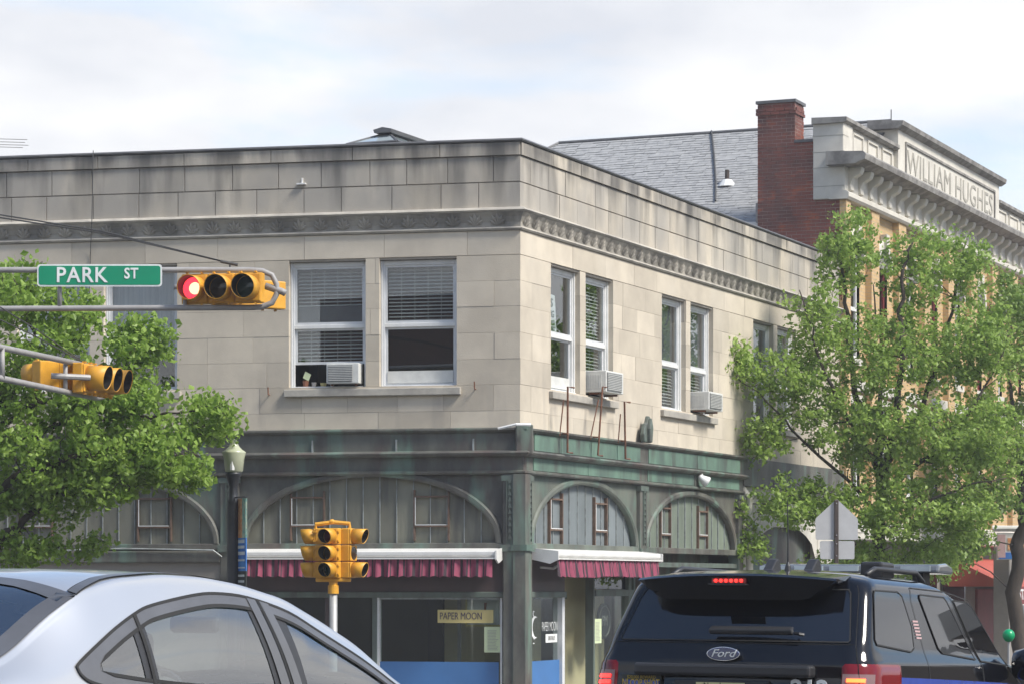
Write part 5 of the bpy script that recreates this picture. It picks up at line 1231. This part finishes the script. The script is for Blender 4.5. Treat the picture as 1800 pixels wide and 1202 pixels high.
def fillpoly(fn, P, name, mat, parent, off, nx=46, nz=12, xa0=-9, xb0=9):
    """glass that fills an outline: columns between its lower and upper edges"""
    x0, x1 = max(xa0, min(p[0] for p in P)), min(xb0, max(p[0] for p in P)); m = MB(Mc); cols_ = []
    for k in range(nx + 1):
        x = x0 + (x1 - x0) * min(max(k / nx, .002), .998); zs = []
        for j in range(len(P)):
            (xa, za_), (xb, zb2) = P[j - 1], P[j]
            if (xa > x) != (xb > x): zs.append(za_ + (zb2 - za_) * (x - xa) / (xb - xa))
        zs.sort(); cols_.append(m.pts([fn(x, zs[0] + (zs[-1] - zs[0]) * t / nz, off) for t in range(nz + 1)]))
    for k in range(nx):
        for t in range(nz): m.f.append((cols_[k] + t, cols_[k] + t + 1, cols_[k + 1] + t + 1, cols_[k + 1] + t))
    return m.build(name, mat, parent, smooth=True)
def tipped(d):
    Q = inset(dense(DLO, .03), d)
    return Q if d < .01 else [p if p[0] > -1.16 else (-1.165 - d * .3, max(1.032, min(1.058, p[1]))) for p in Q]
def tipribbon(fn, d0, d1, name, mat, parent, off):
    A_, B_ = tipped(d0), tipped(d1); m = MB(Mc); n = len(A_); a = m.pts([fn(*p, off) for p in A_]); b = m.pts([fn(*p, off) for p in B_])
    for k in range(n): t = (k + 1) % n; m.f.append((a + k, a + t, b + t, b + k))
    return m.build(name, mat, parent, smooth=False)
for sgn in (-1, 1):
    fs = lambda x, z, off, sg=sgn: (x, sg * (side_y(x, z) + off), z)
    sw_ = tipribbon(fs, 0, .052, 'side_window', 'trim_grey', car, .006)
    tipribbon(fs, .040, .054, 'window_seal', 'rubber', sw_, .009)
    ribbon(fs, dense(inset(DLO, -.008), .03), .011, 'window_seal', 'rubber', sw_, .008)
    gl = inset(DLO, .02)
    for a, b, nm in ((-1.4, -.90, 'quarter_glass'), (-.86, -.07, 'rear_door_glass'), (.12, 1.2, 'front_door_glass')):
        fillpoly(fs, gl, nm, 'glass_car', sw_, .001, 30, 8, a, b)
    def pillar(xa, xb, xa2, xb2, nm, mat, off):
        m = MB(Mc); zt_ = lambda x: max(z for (p, z) in dense(DLO, .01) if abs(p - x) < .03); zl = .90
        ta, tb = zt_(xa), zt_(xb)
        m.grid(lambda u, t: fs(xa2 + (xa - xa2) * t + u * ((xb2 - xa2) + ((xb - xa) - (xb2 - xa2)) * t), zl + (ta + (tb - ta) * u - zl) * t - .004, off), [0, .5, 1], [k / 10 for k in range(11)]); m.build(nm, mat, sw_)
    pillar(-.93, -.85, -.93, -.85, 'pillar', 'trim_black', .004); pillar(-.895, -.875, -.895, -.875, 'pillar', 'rubber', .010)
    pillar(-.12, .14, -.07, .16, 'pillar', 'trim_black', .004); pillar(-.09, -.03, -.035, .03, 'pillar', 'trim_grey', .010); pillar(-.02, -.005, .035, .05, 'pillar', 'rubber', .011); pillar(.0, .06, .06, .12, 'pillar', 'trim_grey', .010)
    # roof gutter strip
    m = MB(Mc); X_ = [-1.14 + 1.5 * k / 40 for k in range(41)]; ge = lambda x: hr_(x) * (.90 + .06 * max(0, min(1, (-x - .95) / .2)))
    m.grid(lambda x, v: (x, sgn * (ge(x) + .020 * v), top_z(x, ge(x) + .020 * v) + .006), X_, [-1, 0, 1]); m.build('gutter_strip', 'trim_grey', car)
    m = MB(Mc); m.grid(lambda x, v: (x, sgn * (ge(x) + v), top_z(x, ge(x) + v) + .0045), X_, [-.026, .026]); m.build('gutter_seal', 'rubber', car)
    # door mirror, handle, door shut lines
    m = MB(Mc); m.lathe([(.02, -.10), (.09, -.07), (.10, .0), (.085, .07), (.02, .09)], (1.0, sgn * .98, .86), 12, 'y'); m.build('door_mirror', 'silver_paint', car, smooth=True)
    m = MB(Mc); m.box(-.75, -.55, sgn * .872, sgn * .895, .80, .83); m.build('door_handle', 'silver_paint', car, bevel=.008)
    for x in (-.88, .06, 1.05): m = MB(Mc); m.grid(lambda t, z: (x + t, sgn * (wb_(x) + .001), z), [-.004, .004], [.3, .5, .72]); m.build('door_line', 'rubber', car)
for P, nm, kf in ((RG, 'rear_window', .66), (WS, 'windscreen', .68)):
    ft = lambda x, y, off: (x, y * hr_(x) / kf, top_z(x, y * hr_(x) / kf) + off)
    Q = [(x, y * kf) for x, y in P]; rw = ribbon(ft, Q, .075, nm, 'trim_grey', car, .005); fillpoly(ft, inset(Q, .03), 'glass', 'glass_car', rw, .001)
# boot lid shut line, lights, plate
m = MB(Mc); m.grid(lambda x, v: (x, v, top_z(x, v) + .003), [-1.93, -1.922], [-.6 + 1.2 * k / 10 for k in range(11)]); m.build('boot_line', 'rubber', car)
for sgn in (-1, 1):
    m = MB(Mc); m.box(-2.36, -2.15, sgn * .5, sgn * .74, .70, .90); m.build('tail_light', 'tail_red', car, bevel=.03)
    m = MB(Mc); m.box(2.0, 2.2, sgn * .42, sgn * .70, .58, .70); m.build('headlight', 'tail_clear', car, bevel=.03)
    for x in (-1.35, 1.32): wheel(Mc, x, sgn * .80, .31, car, sgn)
# cabin: seats with head restraints, dashboard, mirror, steering wheel
m = MB(Mc); m.box(-1.9, 1.2, -.75, .75, .30, .34); m.build('cabin_floor', 'cloth_grey', car)
for y in (-.36, .36):
    m = MB(Mc); m.prism([(-.30, .34), (.25, .34), (.25, .56), (-.22, .54), (-.42, 1.02), (-.54, 1.0), (-.42, .5)], y - .24, y + .24); st_ = m.build('front_seat', 'cloth_grey', car, bevel=.05)
    m = MB(Mc); m.box(-.56, -.44, y - .13, y + .13, 1.04, 1.20); m.build('head_restraint', 'cloth_grey', st_, bevel=.05)
m = MB(Mc); m.prism([(-1.2, .34), (-.65, .34), (-.65, .56), (-1.15, .54), (-1.38, .98), (-1.55, .98), (-1.5, .4)], -.64, .64); rs_ = m.build('rear_seat', 'cloth_grey', car, bevel=.04)
for y in (-.4, .4): m = MB(Mc); m.box(-1.52, -1.40, y - .13, y + .13, .99, 1.13); m.build('head_restraint', 'cloth_grey', rs_, bevel=.05)
m = MB(Mc); m.prism([(.72, .5), (1.2, .5), (1.2, .93), (.95, .96), (.78, .9)], -.76, .76); m.build('dashboard', 'trim_black', car, bevel=.04)
m = MB(Mc); m.box(.44, .48, -.13, .13, 1.20, 1.275); m.build('interior_mirror', 'trim_black', car, bevel=.02)
m = MB(Mc @ Matrix.Translation((.62, .36, .86)) @ Matrix.Rotation(R(-65), 4, 'Y')); m.tube([(.18 * math.cos(2 * math.pi * k / 20), .18 * math.sin(2 * math.pi * k / 20), 0) for k in range(21)], .016, 6); m.tube([(-.17, 0, 0), (.17, 0, 0)], .02, 6); m.build('steering_wheel', 'trim_black', car)

# --- dark police SUV
Xp, Yp_ = 2.197, 17.5
Mv = carM(Xp, Yp_, 28) @ Matrix.Translation((0, .985, 0))
suv = thing('police_car', 'black police utility vehicle with lit brake lights and a roof light bar', 'police car', Mv)
VX0 = [(.22, .16), (.32, .03), (.5, -.03), (.74, -.04), (.80, .0), (1.05, .045), (1.14, .05), (1.20, .085), (1.26, .11), (1.62, .33), (1.68, .36), (1.715, .42), (1.74, .52), (1.76, .75), (1.775, 1.0)]
VX1 = [(.22, 4.75), (.5, 4.93), (.8, 4.93), (.95, 4.88), (1.04, 4.7), (1.09, 4.2), (1.13, 3.6), (1.17, 3.28), (1.26, 3.02), (1.45, 2.72), (1.60, 2.42), (1.68, 2.15), (1.72, 1.95), (1.745, 1.75), (1.76, 1.6), (1.775, 1.4)]
VH = [(.22, .86), (.32, .95), (.5, .985), (.8, .995), (1.0, .985), (1.15, .965), (1.22, .935), (1.26, .925), (1.62, .85), (1.67, .82), (1.70, .78), (1.725, .72), (1.745, .60), (1.765, .38), (1.775, .1)]
VR = [(.22, .2), (1.1, .20), (1.3, .10), (1.65, .10), (1.72, .22), (1.775, .09)]
vx0 = lambda z: lerp_t(VX0, z); vx1 = lambda z: lerp_t(VX1, z); vh = lambda z: lerp_t(VH, z); vr = lambda z: min(lerp_t(VR, z), vh(z) * .95)
def vrear(y, z): t = min(1, abs(y) / vh(z)); return vx0(z) + .10 * t ** 2.4
def vring(z):
    h, r, xa, xb = vh(z), vr(z), vx0(z), vx1(z); P = []
    n1, n2, n3 = 8, 7, 22; ye = h - r
    for k in range(n1): y = -ye * k / n1 if False else ye * k / n1; P.append((vrear(y, z), y))
    xr = vrear(ye, z)
    for k in range(n2): a = R(90 * k / n2); P.append((xr + r * (1 - math.cos(a)), ye + r * math.sin(a)))
    xs0, xs1 = xr + r, max(xr + r + .05, xb - .35)
    for k in range(n3): P.append((xs0 + (xs1 - xs0) * k / n3, h))
    for k in range(n2): a = R(90 * k / n2); P.append((xs1 + (xb - .12 - xs1) * math.sin(a), h * (.45 + .55 * math.cos(a))))
    P.append((xb - .12 + .06, h * .25)); P.append((xb, 0))
    return P
zs_ = [.22, .27, .32, .4, .5, .6, .7, .74, .77, .80, .9, 1.0, 1.05, 1.09, 1.12, 1.145, 1.17, 1.20, 1.23, 1.26, 1.32, 1.4, 1.48, 1.55, 1.60, 1.64, 1.66, 1.68, 1.695, 1.71, 1.72, 1.73, 1.74, 1.75, 1.76, 1.768, 1.775]
m = MB(Mv); RR = [vring(z) for z in zs_]; n = len(RR[0])
for sgn in (1, -1):
    bs = [m.pts([(x, sgn * y, z) for x, y in r_]) for z, r_ in zip(zs_, RR)]
    for a in range(len(zs_) - 1):
        for k in range(n - 1): f_ = (bs[a] + k, bs[a] + k + 1, bs[a + 1] + k + 1, bs[a + 1] + k); m.f.append(f_)
    m.f.append(tuple(bs[-1] + k for k in range(n))); m.f.append(tuple(bs[0] + k for k in range(n)))
vb = m.build('body', 'black_paint', suv, smooth=True)
def vside(x, z):
    h, r = vh(z), vr(z); xr = vrear(h - r, z)
    if x < xr: x = xr
    return h - r + math.sqrt(max(0, r * r - (xr + r - x) ** 2)) if x < xr + r else h
def dense2(P): return dense(P, .03)
def vpatch(P, fn, name, mat, parent, off, nx=30, nz=10):
    x0, x1 = min(p[0] for p in P), max(p[0] for p in P); m = MB(Mv); cols_ = []
    for k in range(nx + 1):
        x = x0 + (x1 - x0) * min(max(k / nx, .002), .998); zs = []
        for j in range(len(P)):
            (xa, za_), (xb, zb2) = P[j - 1], P[j]
            if (xa > x) != (xb > x): zs.append(za_ + (zb2 - za_) * (x - xa) / (xb - xa))
        zs.sort(); cols_.append(m.pts([fn(x, zs[0] + (zs[-1] - zs[0]) * t / nz, off) for t in range(nz + 1)]))
    for k in range(nx):
        for t in range(nz): m.f.append((cols_[k] + t, cols_[k] + t + 1, cols_[k + 1] + t + 1, cols_[k + 1] + t))
    return m.build(name, mat, parent, smooth=True)
def vribbon(P, fn, d, name, mat, parent, off):
    Q = dense(P, .03); I_ = inset(Q, d); m = MB(Mv); n_ = len(Q); a = m.pts([fn(*p, off) for p in Q]); b = m.pts([fn(*p, off) for p in I_])
    for k in range(n_): t = (k + 1) % n_; m.f.append((a + k, a + t, b + t, b + k))
    return m.build(name, mat, parent, smooth=True)
fr_ = lambda y, z, off: (vrear(y, z) - off, y, z)
RGv = [(-.80, 1.275), (.80, 1.275), (.812, 1.29), (.74, 1.60), (.72, 1.625), (-.72, 1.625), (-.74, 1.60), (-.812, 1.29)]
g_ = vpatch(RGv, fr_, 'rear_window', 'glass_tint', suv, .005); vribbon(RGv, fr_, .008, 'window_seal', 'rubber', g_, .007)
for sgn in (-1, 1):
    fs2 = lambda x, z, off, sg=sgn: (x, sg * (vside(x, z) + off), z)
    QW = [(.47, 1.60), (.50, 1.625), (.93, 1.63), (1.0, 1.60), (1.08, 1.40), (1.05, 1.25), (.98, 1.225), (.36, 1.262), (.335, 1.30)]
    RD = [(1.33, 1.60), (1.36, 1.625), (1.84, 1.62), (1.89, 1.59), (2.27, 1.19), (1.60, 1.225), (1.53, 1.26)]
    FD = [(2.02, 1.605), (2.30, 1.60), (2.40, 1.575), (2.88, 1.20), (2.93, 1.155), (2.36, 1.18)]
    for P, nm in ((QW, 'quarter_window'), (RD, 'rear_door_window'), (FD, 'front_door_window')):
        gg = vpatch(P, fs2, nm, 'glass_tint', suv, .005); vribbon(P, fs2, .010, 'window_seal', 'rubber', gg, .007)
    for P, nm in (([(1.24, .45), (1.24, 1.24), (1.16, 1.58), (1.22, 1.665), (1.95, 1.66), (2.36, 1.17), (2.36, .45)], 'rear_door_line'), ([(2.37, .45), (2.37, 1.17), (1.97, 1.655), (2.36, 1.61), (3.0, 1.12), (3.25, 1.0), (3.25, .45)], 'front_door_line')):
        vribbon(P, fs2, .007, nm, 'rubber', suv, .003)
    m = MB(Mv); m.grid(lambda x, v: (x, sgn * (vside(x, 1.02) + .004), 1.035 + .004 * math.sin(x) - .012 * x + v), [.55 + .1 * k for k in range(38)], [-.03, .03]); m.build('blue_stripe', 'decal_blue', suv)
    for x in (1.40, 2.50): m = MB(Mv); m.tube([(x, sgn * .995, .985), (x + .03, sgn * 1.03, .99), (x + .17, sgn * 1.03, .985), (x + .2, sgn * .995, .98)], .016, 8); m.build('door_handle', 'trim_grey', suv, smooth=True)
    m = MB(Mv); m.lathe([(.02, -.14), (.10, -.10), (.12, .0), (.10, .08), (.02, .10)], (2.98, sgn * 1.09, 1.17), 14, 'y'); m.build('door_mirror', 'black_paint', suv, smooth=True)
    for x in (.98, 3.84): wheel(Mv, x, sgn * .88, .38, suv, sgn)
    m = MB(Mv); m.box(4.7, 4.85, sgn * .55, sgn * .85, .85, .98); m.build('headlight', 'tail_clear', suv, bevel=.03)
    # tail lamp wrapping round the corner: inner rear lens and outer side lens
    m = MB(Mv); K = 14
    def tl(t, z, off):
        """path round the rear corner, t in metres from the tailgate edge"""
        y = .78 + t; h, r = vh(z), vr(z); ye = h - r; xr = vrear(ye, z)
        if y < ye: return (vrear(y, z) - off, sgn * y, z)
        a = (y - ye) / r
        if a < math.pi / 2: return (xr + r - (r + off) * math.cos(a), sgn * (ye + (r + off) * math.sin(a)), z)
        return (xr + r + (a - math.pi / 2) * r, sgn * (h + off), z)
    zs2 = [.80, .86, .95, 1.05, 1.12, 1.15]; ts = [.0 + .70 * k / 24 for k in range(25)]
    m.grid(lambda t, z: tl(t, z, .012 if 0 < t < .68 and .80 < z < 1.15 else -.005), ts, zs2); tlo = m.build('tail_light', 'tail_red', suv, smooth=True)
    m = MB(Mv); m.grid(lambda t, z: tl(t, z, .016), [.02 + .03 * k for k in range(8)], [.84, .95, 1.075]); m.build('clear_lens', 'tail_clear', tlo, smooth=True)
    for j, z in enumerate((1.035, .995, .955, .915, .875)):
        m = MB(Mv); m.grid(lambda t, zz: tl(t, z + zz, .024), [.045 + .028 * k for k in range(5)], [-.012, .012]); m.build('brake_light', 'led_orange' if sgn < 0 else 'led_red', tlo)
# tailgate shut lines, spoiler, brake light, wiper, emblem, plate, stickers
m = MB(Mv)
for sgn in (1, -1): m.grid(lambda v, z: (vrear(.855 * vh(z) / .93, z) - .003 + 0 * v, sgn * (.855 * vh(z) / .93 + v), z), [-.004, .004], [.8 + .05 * k for k in range(18)])
m.grid(lambda y, v: (vrear(y, 1.262) - .003, y, 1.262 + v), [-.84 + 1.68 * k / 20 for k in range(21)], [-.004, .004]); m.build('tailgate_line', 'rubber', suv)
m = MB(Mv); K = 24
def spo(u, v):
    y = -.70 + 1.4 * u; e = abs(u - .5) * 2; low = 1.575 - .0 + (.105 * max(0, (e - .72) / .28) ** 1.5)
    return y, low
T_ = [k / K for k in range(K + 1)]; rg = []
for u in T_:
    y, low = spo(u, 0); e = abs(u - .5) * 2; back = .10 + .10 * e ** 3
    lw = 1.545 + .11 * max(0, (e - .66) / .34) ** 1.6
    rg.append(m.pts([(.52, y * .98, 1.748 - .03 * e ** 2), (back + .03, y, 1.715 - .03 * e ** 2), (back, y, 1.70 - .03 * e ** 2), (back + .035, y, max(lw + .012, 1.60)), (back + .06, y, lw), (.34 + .03 * e, y, lw + .02)]))
for k in range(K):
    for j in range(5): m.f.append((rg[k] + j, rg[k] + j + 1, rg[k + 1] + j + 1, rg[k + 1] + j))
for r_ in (rg[0], rg[-1]): m.f.append(tuple(r_ + j for j in range(6)))
spl = m.build('spoiler', 'black_paint', suv, smooth=False)
m = MB(Mv); m.box(.098, .135, -.12, .12, 1.65, 1.682); m.build('brake_light_housing', 'tail_red', spl)
m = MB(Mv); m.box(.06, .135, -.13, .13, 1.638, 1.646); m.build('reflection_blocker', 'trim_black', spl)  # added strip that stops the LEDs mirroring in the rear glass
for k in range(6): m = MB(Mv); y = -.09 + .036 * k; m.lathe([(.011, 0), (.009, -.012), (.001, -.014)], (.097, y, 1.666), 10, 'x', caps=False); m.build('brake_light', 'led_red', spl)
m = MB(Mv); m.prism([(.10, 1.315), (.06, 1.325), (.055, 1.35), (.10, 1.375)], -.46, .12, 'y'); m.build('wiper', 'trim_black', suv, bevel=.008)
m = MB(Mv); m.tube([(.12, -.46, 1.33), (.10, -.5, 1.325), (.12, -.52, 1.32)], .012, 6); m.build('wiper_tip', 'trim_black', suv)
zE = 1.19
def ell(a, b, x0, x1, nm, mat, par):
    m = MB(Mv); K = 28; P = [(a * math.cos(2 * math.pi * k / K), zE + b * math.sin(2 * math.pi * k / K)) for k in range(K)]; m.prism(P, x0, x1, 'x'); return m.build(nm, mat, par, bevel=.003)
e1 = ell(.118, .047, .03, .10, 'emblem', 'chrome', suv); ell(.111, .042, .024, .034, 'emblem_field', 'emblem_blue', e1)
Mrear = lambda y, z, x=.02: Mv @ Matrix(((0, 0, -1, x), (-1, 0, 0, y), (0, 1, 0, z), (0, 0, 0, 1)))
text('Ford', .07, Mrear(0, zE + .002, .022), 'sign_white', e1, sx=1.25, extrude=.002, shear=.35)
def rbox(y0, y1, z0, z1, x0, nm, mat, par=suv): m = MB(Mv); m.box(x0 - .006, x0, y0, y1, z0, z1); return m.build(nm, mat, par)
m = MB(Mv); m.box(-.02, .10, -.62, .62, 1.045, 1.125); m.build('tailgate_bar', 'trim_black', suv, bevel=.02)
m = MB(Mv); m.box(-.005, .1, -.33, .33, .78, 1.02); m.build('plate_recess', 'trim_black', suv, bevel=.01)
pl = rbox(-.17, .17, .87, 1.005, -.006, 'number_plate', 'plate_yellow'); text('New Jersey', .05, Mrear(0, .985, -.014), 'ink_dark', pl, extrude=.001)
st = rbox(.44, .72, .94, 1.045, .035, 'reward_sticker', 'ink_dark'); st2 = rbox(.45, .71, .945, 1.01, .029, 'sticker_band', 'decal_blue', st)
text('NJ COP SHOT', .066, Mrear(.58, .99, .020), 'decal_gold', st, sx=.66, extrude=.001, bold=.001); text('$20,000 REWARD', .03, Mrear(.58, 1.028, .026), 'decal_gold', st, sx=.9, extrude=.001)
text('212', .16, Mrear(-.60, .97, .035), 'sign_white', suv, name='unit_number', sx=1.1, extrude=.002, bold=.004)
m = MB(Mv); m.lathe([(.022, 0), (.022, -.01), (.001, -.02)], (.04, -.52, 1.09), 12, 'x'); m.build('camera_lens', 'trim_black', suv)
Mside = lambda x, z: Mv @ Matrix(((1, 0, 0, x), (0, 0, -1, -vside(x, z) - .006), (0, 1, 0, z), (0, 0, 0, 1)))
for k in range(6):
    m = MB(Mv); z = 1.435 - k * .022; x0 = 1.12 - .0 * k; m.box(x0 + .012 * k * .3, x0 + .10 + .01 * k * .3, -vside(1.15, z) - .005, -vside(1.15, z) - .001, z - .006, z + .006); m.build('flag_decal', 'decal_pink', suv)
m = MB(Mv); m.box(.92, 1.14, -vside(1.0, .96) - .005, -vside(1.0, .96) - .001, .945, .985); m.build('white_strip', 'sign_white', suv)
# roof equipment
for r_, x in ((-.072, 1.0), (.222, 1.0)):
    m = MB(Mv); P = [(-.11, 0), (.08, 0), (.07, .045), (.05, .075), (.025, .088), (.0, .083), (-.04, .05), (-.08, .015)]
    m.prism([(x + a, 1.76 + b) for a, b in P], -r_ - .034, -r_ + .034); tag_ = m.build('antenna_fin', 'trim_black', suv, bevel=.03)
m = MB(Mv); m.lathe([(.025, 0), (.018, .04), (.006, .07)], (.8, -.123, 1.75), 10); m.tube([(.8, -.123, 1.8), (.79, -.125, 2.0), (.78, -.12, 2.23)], [.007, .005, .003], 6); m.build('whip_antenna', 'trim_black', suv)
m = MB(Mv); P = [(2.22, 1.80), (2.24, 1.86), (2.42, 1.875), (2.54, 1.85), (2.56, 1.80)]; m.prism(P, -.68, .68); lb = m.build('light_bar', 'lightbar', suv, bevel=.02)
for y in (-.5, .5): m = MB(Mv); m.box(2.3, 2.44, y - .04, y + .04, 1.62, 1.80); m.build('light_bar_foot', 'trim_black', lb)
for k in range(5): y = -.62 + .27 * k; m = MB(Mv); m.box(2.215, 2.225, y, y + .22, 1.812, 1.85); m.build('lamp_module', 'skylight_glass', lb)
m = MB(Mv); m.box(1.15, 1.40, -.66, -.50, 1.70, 1.835); m.build('roof_sensor', 'trim_black', suv, bevel=.02)
for sgn in (-1, 1): m = MB(Mv); m.tube([(.75, sgn * .70, 1.73), (.9, sgn * .70, 1.775), (1.7, sgn * .70, 1.78), (1.85, sgn * .70, 1.72)], .018, 8); m.build('roof_rail', 'trim_black', suv, smooth=True)

# green ball seen past the police car's windscreen
p = at(1773, 1116, 30); m = MB(); m.lathe([(.004, -.075), (.04, -.06), (.06, -.03), (.068, 0), (.06, .035), (.035, .06), (.004, .07)], tuple(p), 18); bl_ = thing('balloon', 'small green balloon beyond the police car', 'balloon', Matrix.Translation((p.x, p.y, G(p.x, p.y))))
m.build('ball', 'balloon_green', bl_, smooth=True); m = MB(); m.tube([(p.x, p.y, G(p.x, p.y)), (p.x, p.y, p.z - .07)], .012, 6); m.build('stick', 'galvanised', bl_)

# ------------------------------------------------------------------ across the side street: what the glass and paint mirror
def row(M, ln, h, name, label, mat, seed=1):
    ob = thing(name, label, 'building', M @ Matrix.Translation((ln / 2, 0, -1))); hol = []
    z = 3.6
    while z + 2.4 < h: hol += [(q - .6, q + .6, z + .6, z + 2.3) for q in range(2, int(ln) - 1, 3)]; z += 3.3
    hol += [(q - 1.2, q + 1.2, -.2, 2.3) for q in range(2, int(ln) - 1, 3)]
    m = MB(M); wallquads(m, 0, ln, -1.5, h, hol); m.box(0, ln, -6, -.3, -1.5, h - .05); m.build('wall', mat, ob, uvscale=1)
    for a, b, z0, z1 in hol:
        m = MB(M); m.box(a, b, -.25, -.2, z0, z1); wv = m.build('window', 'glass_tint', ob)
        m = MB(M); m.box(a, b, -.19, -.12, z0, z0 + .08); m.box(a, b, -.19, -.12, z1 - .08, z1); m.build('frame', 'white_paint', wv)
    m = MB(M); m.box(-.1, ln + .1, -.3, .25, h, h + .4); m.build('cornice', 'terracotta', ob)
MO = frame(tuple((MR @ Vector((0, -19, 0)))[:2]), UR)
row(MO, 40, 3.5, 'shop_row', 'low tan brick shop row across the side street', 'brick_tan')
row(frame((-34, -20), (1, 0)) @ Matrix.Rotation(math.pi, 4, 'Z') @ Matrix.Translation((-46, 0, 0)), 46, 12.5, 'unseen_brick_block', 'tall brick block added behind the camera to darken the window reflections', 'brick_far')  # unseen block, added so the upper windows mirror something darker than sky
src = [o for o in COL.objects if o.name.startswith('street_tree')]
for k, (s, i, lab) in enumerate(((14, 0, 'light green tree beside the low tan shop row'), (22, 2, 'broad green tree beside the low tan shop row'))):
    t = src[i]; p = MO @ Vector((s, 2.4, 0)); c = t.copy(); COL.objects.link(c); c.matrix_basis = Matrix.Translation((p.x, p.y, G(p.x, p.y))); c['label'] = lab
    for chd in list(t.children): d = chd.copy(); COL.objects.link(d); d.parent = c

# ------------------------------------------------------------------ thin milky air over the whole street
hz = bpy.data.materials.new('haze'); hz.use_nodes = True; n, l = nodes(hz); n.remove(n['Principled BSDF'])
pv = n.new('ShaderNodeVolumePrincipled'); pv.inputs['Color'].default_value = (.96, .96, .97, 1); pv.inputs['Density'].default_value = .0009; pv.inputs['Anisotropy'].default_value = .2
l.new(pv.outputs[0], n['Material Output'].inputs['Volume']); MATS['haze'] = hz
m = MB(); m.box(-1600, 1600, -900, 2600, -4.5, 14.5); o = m.build('haze', 'haze'); o['kind'] = 'stuff'
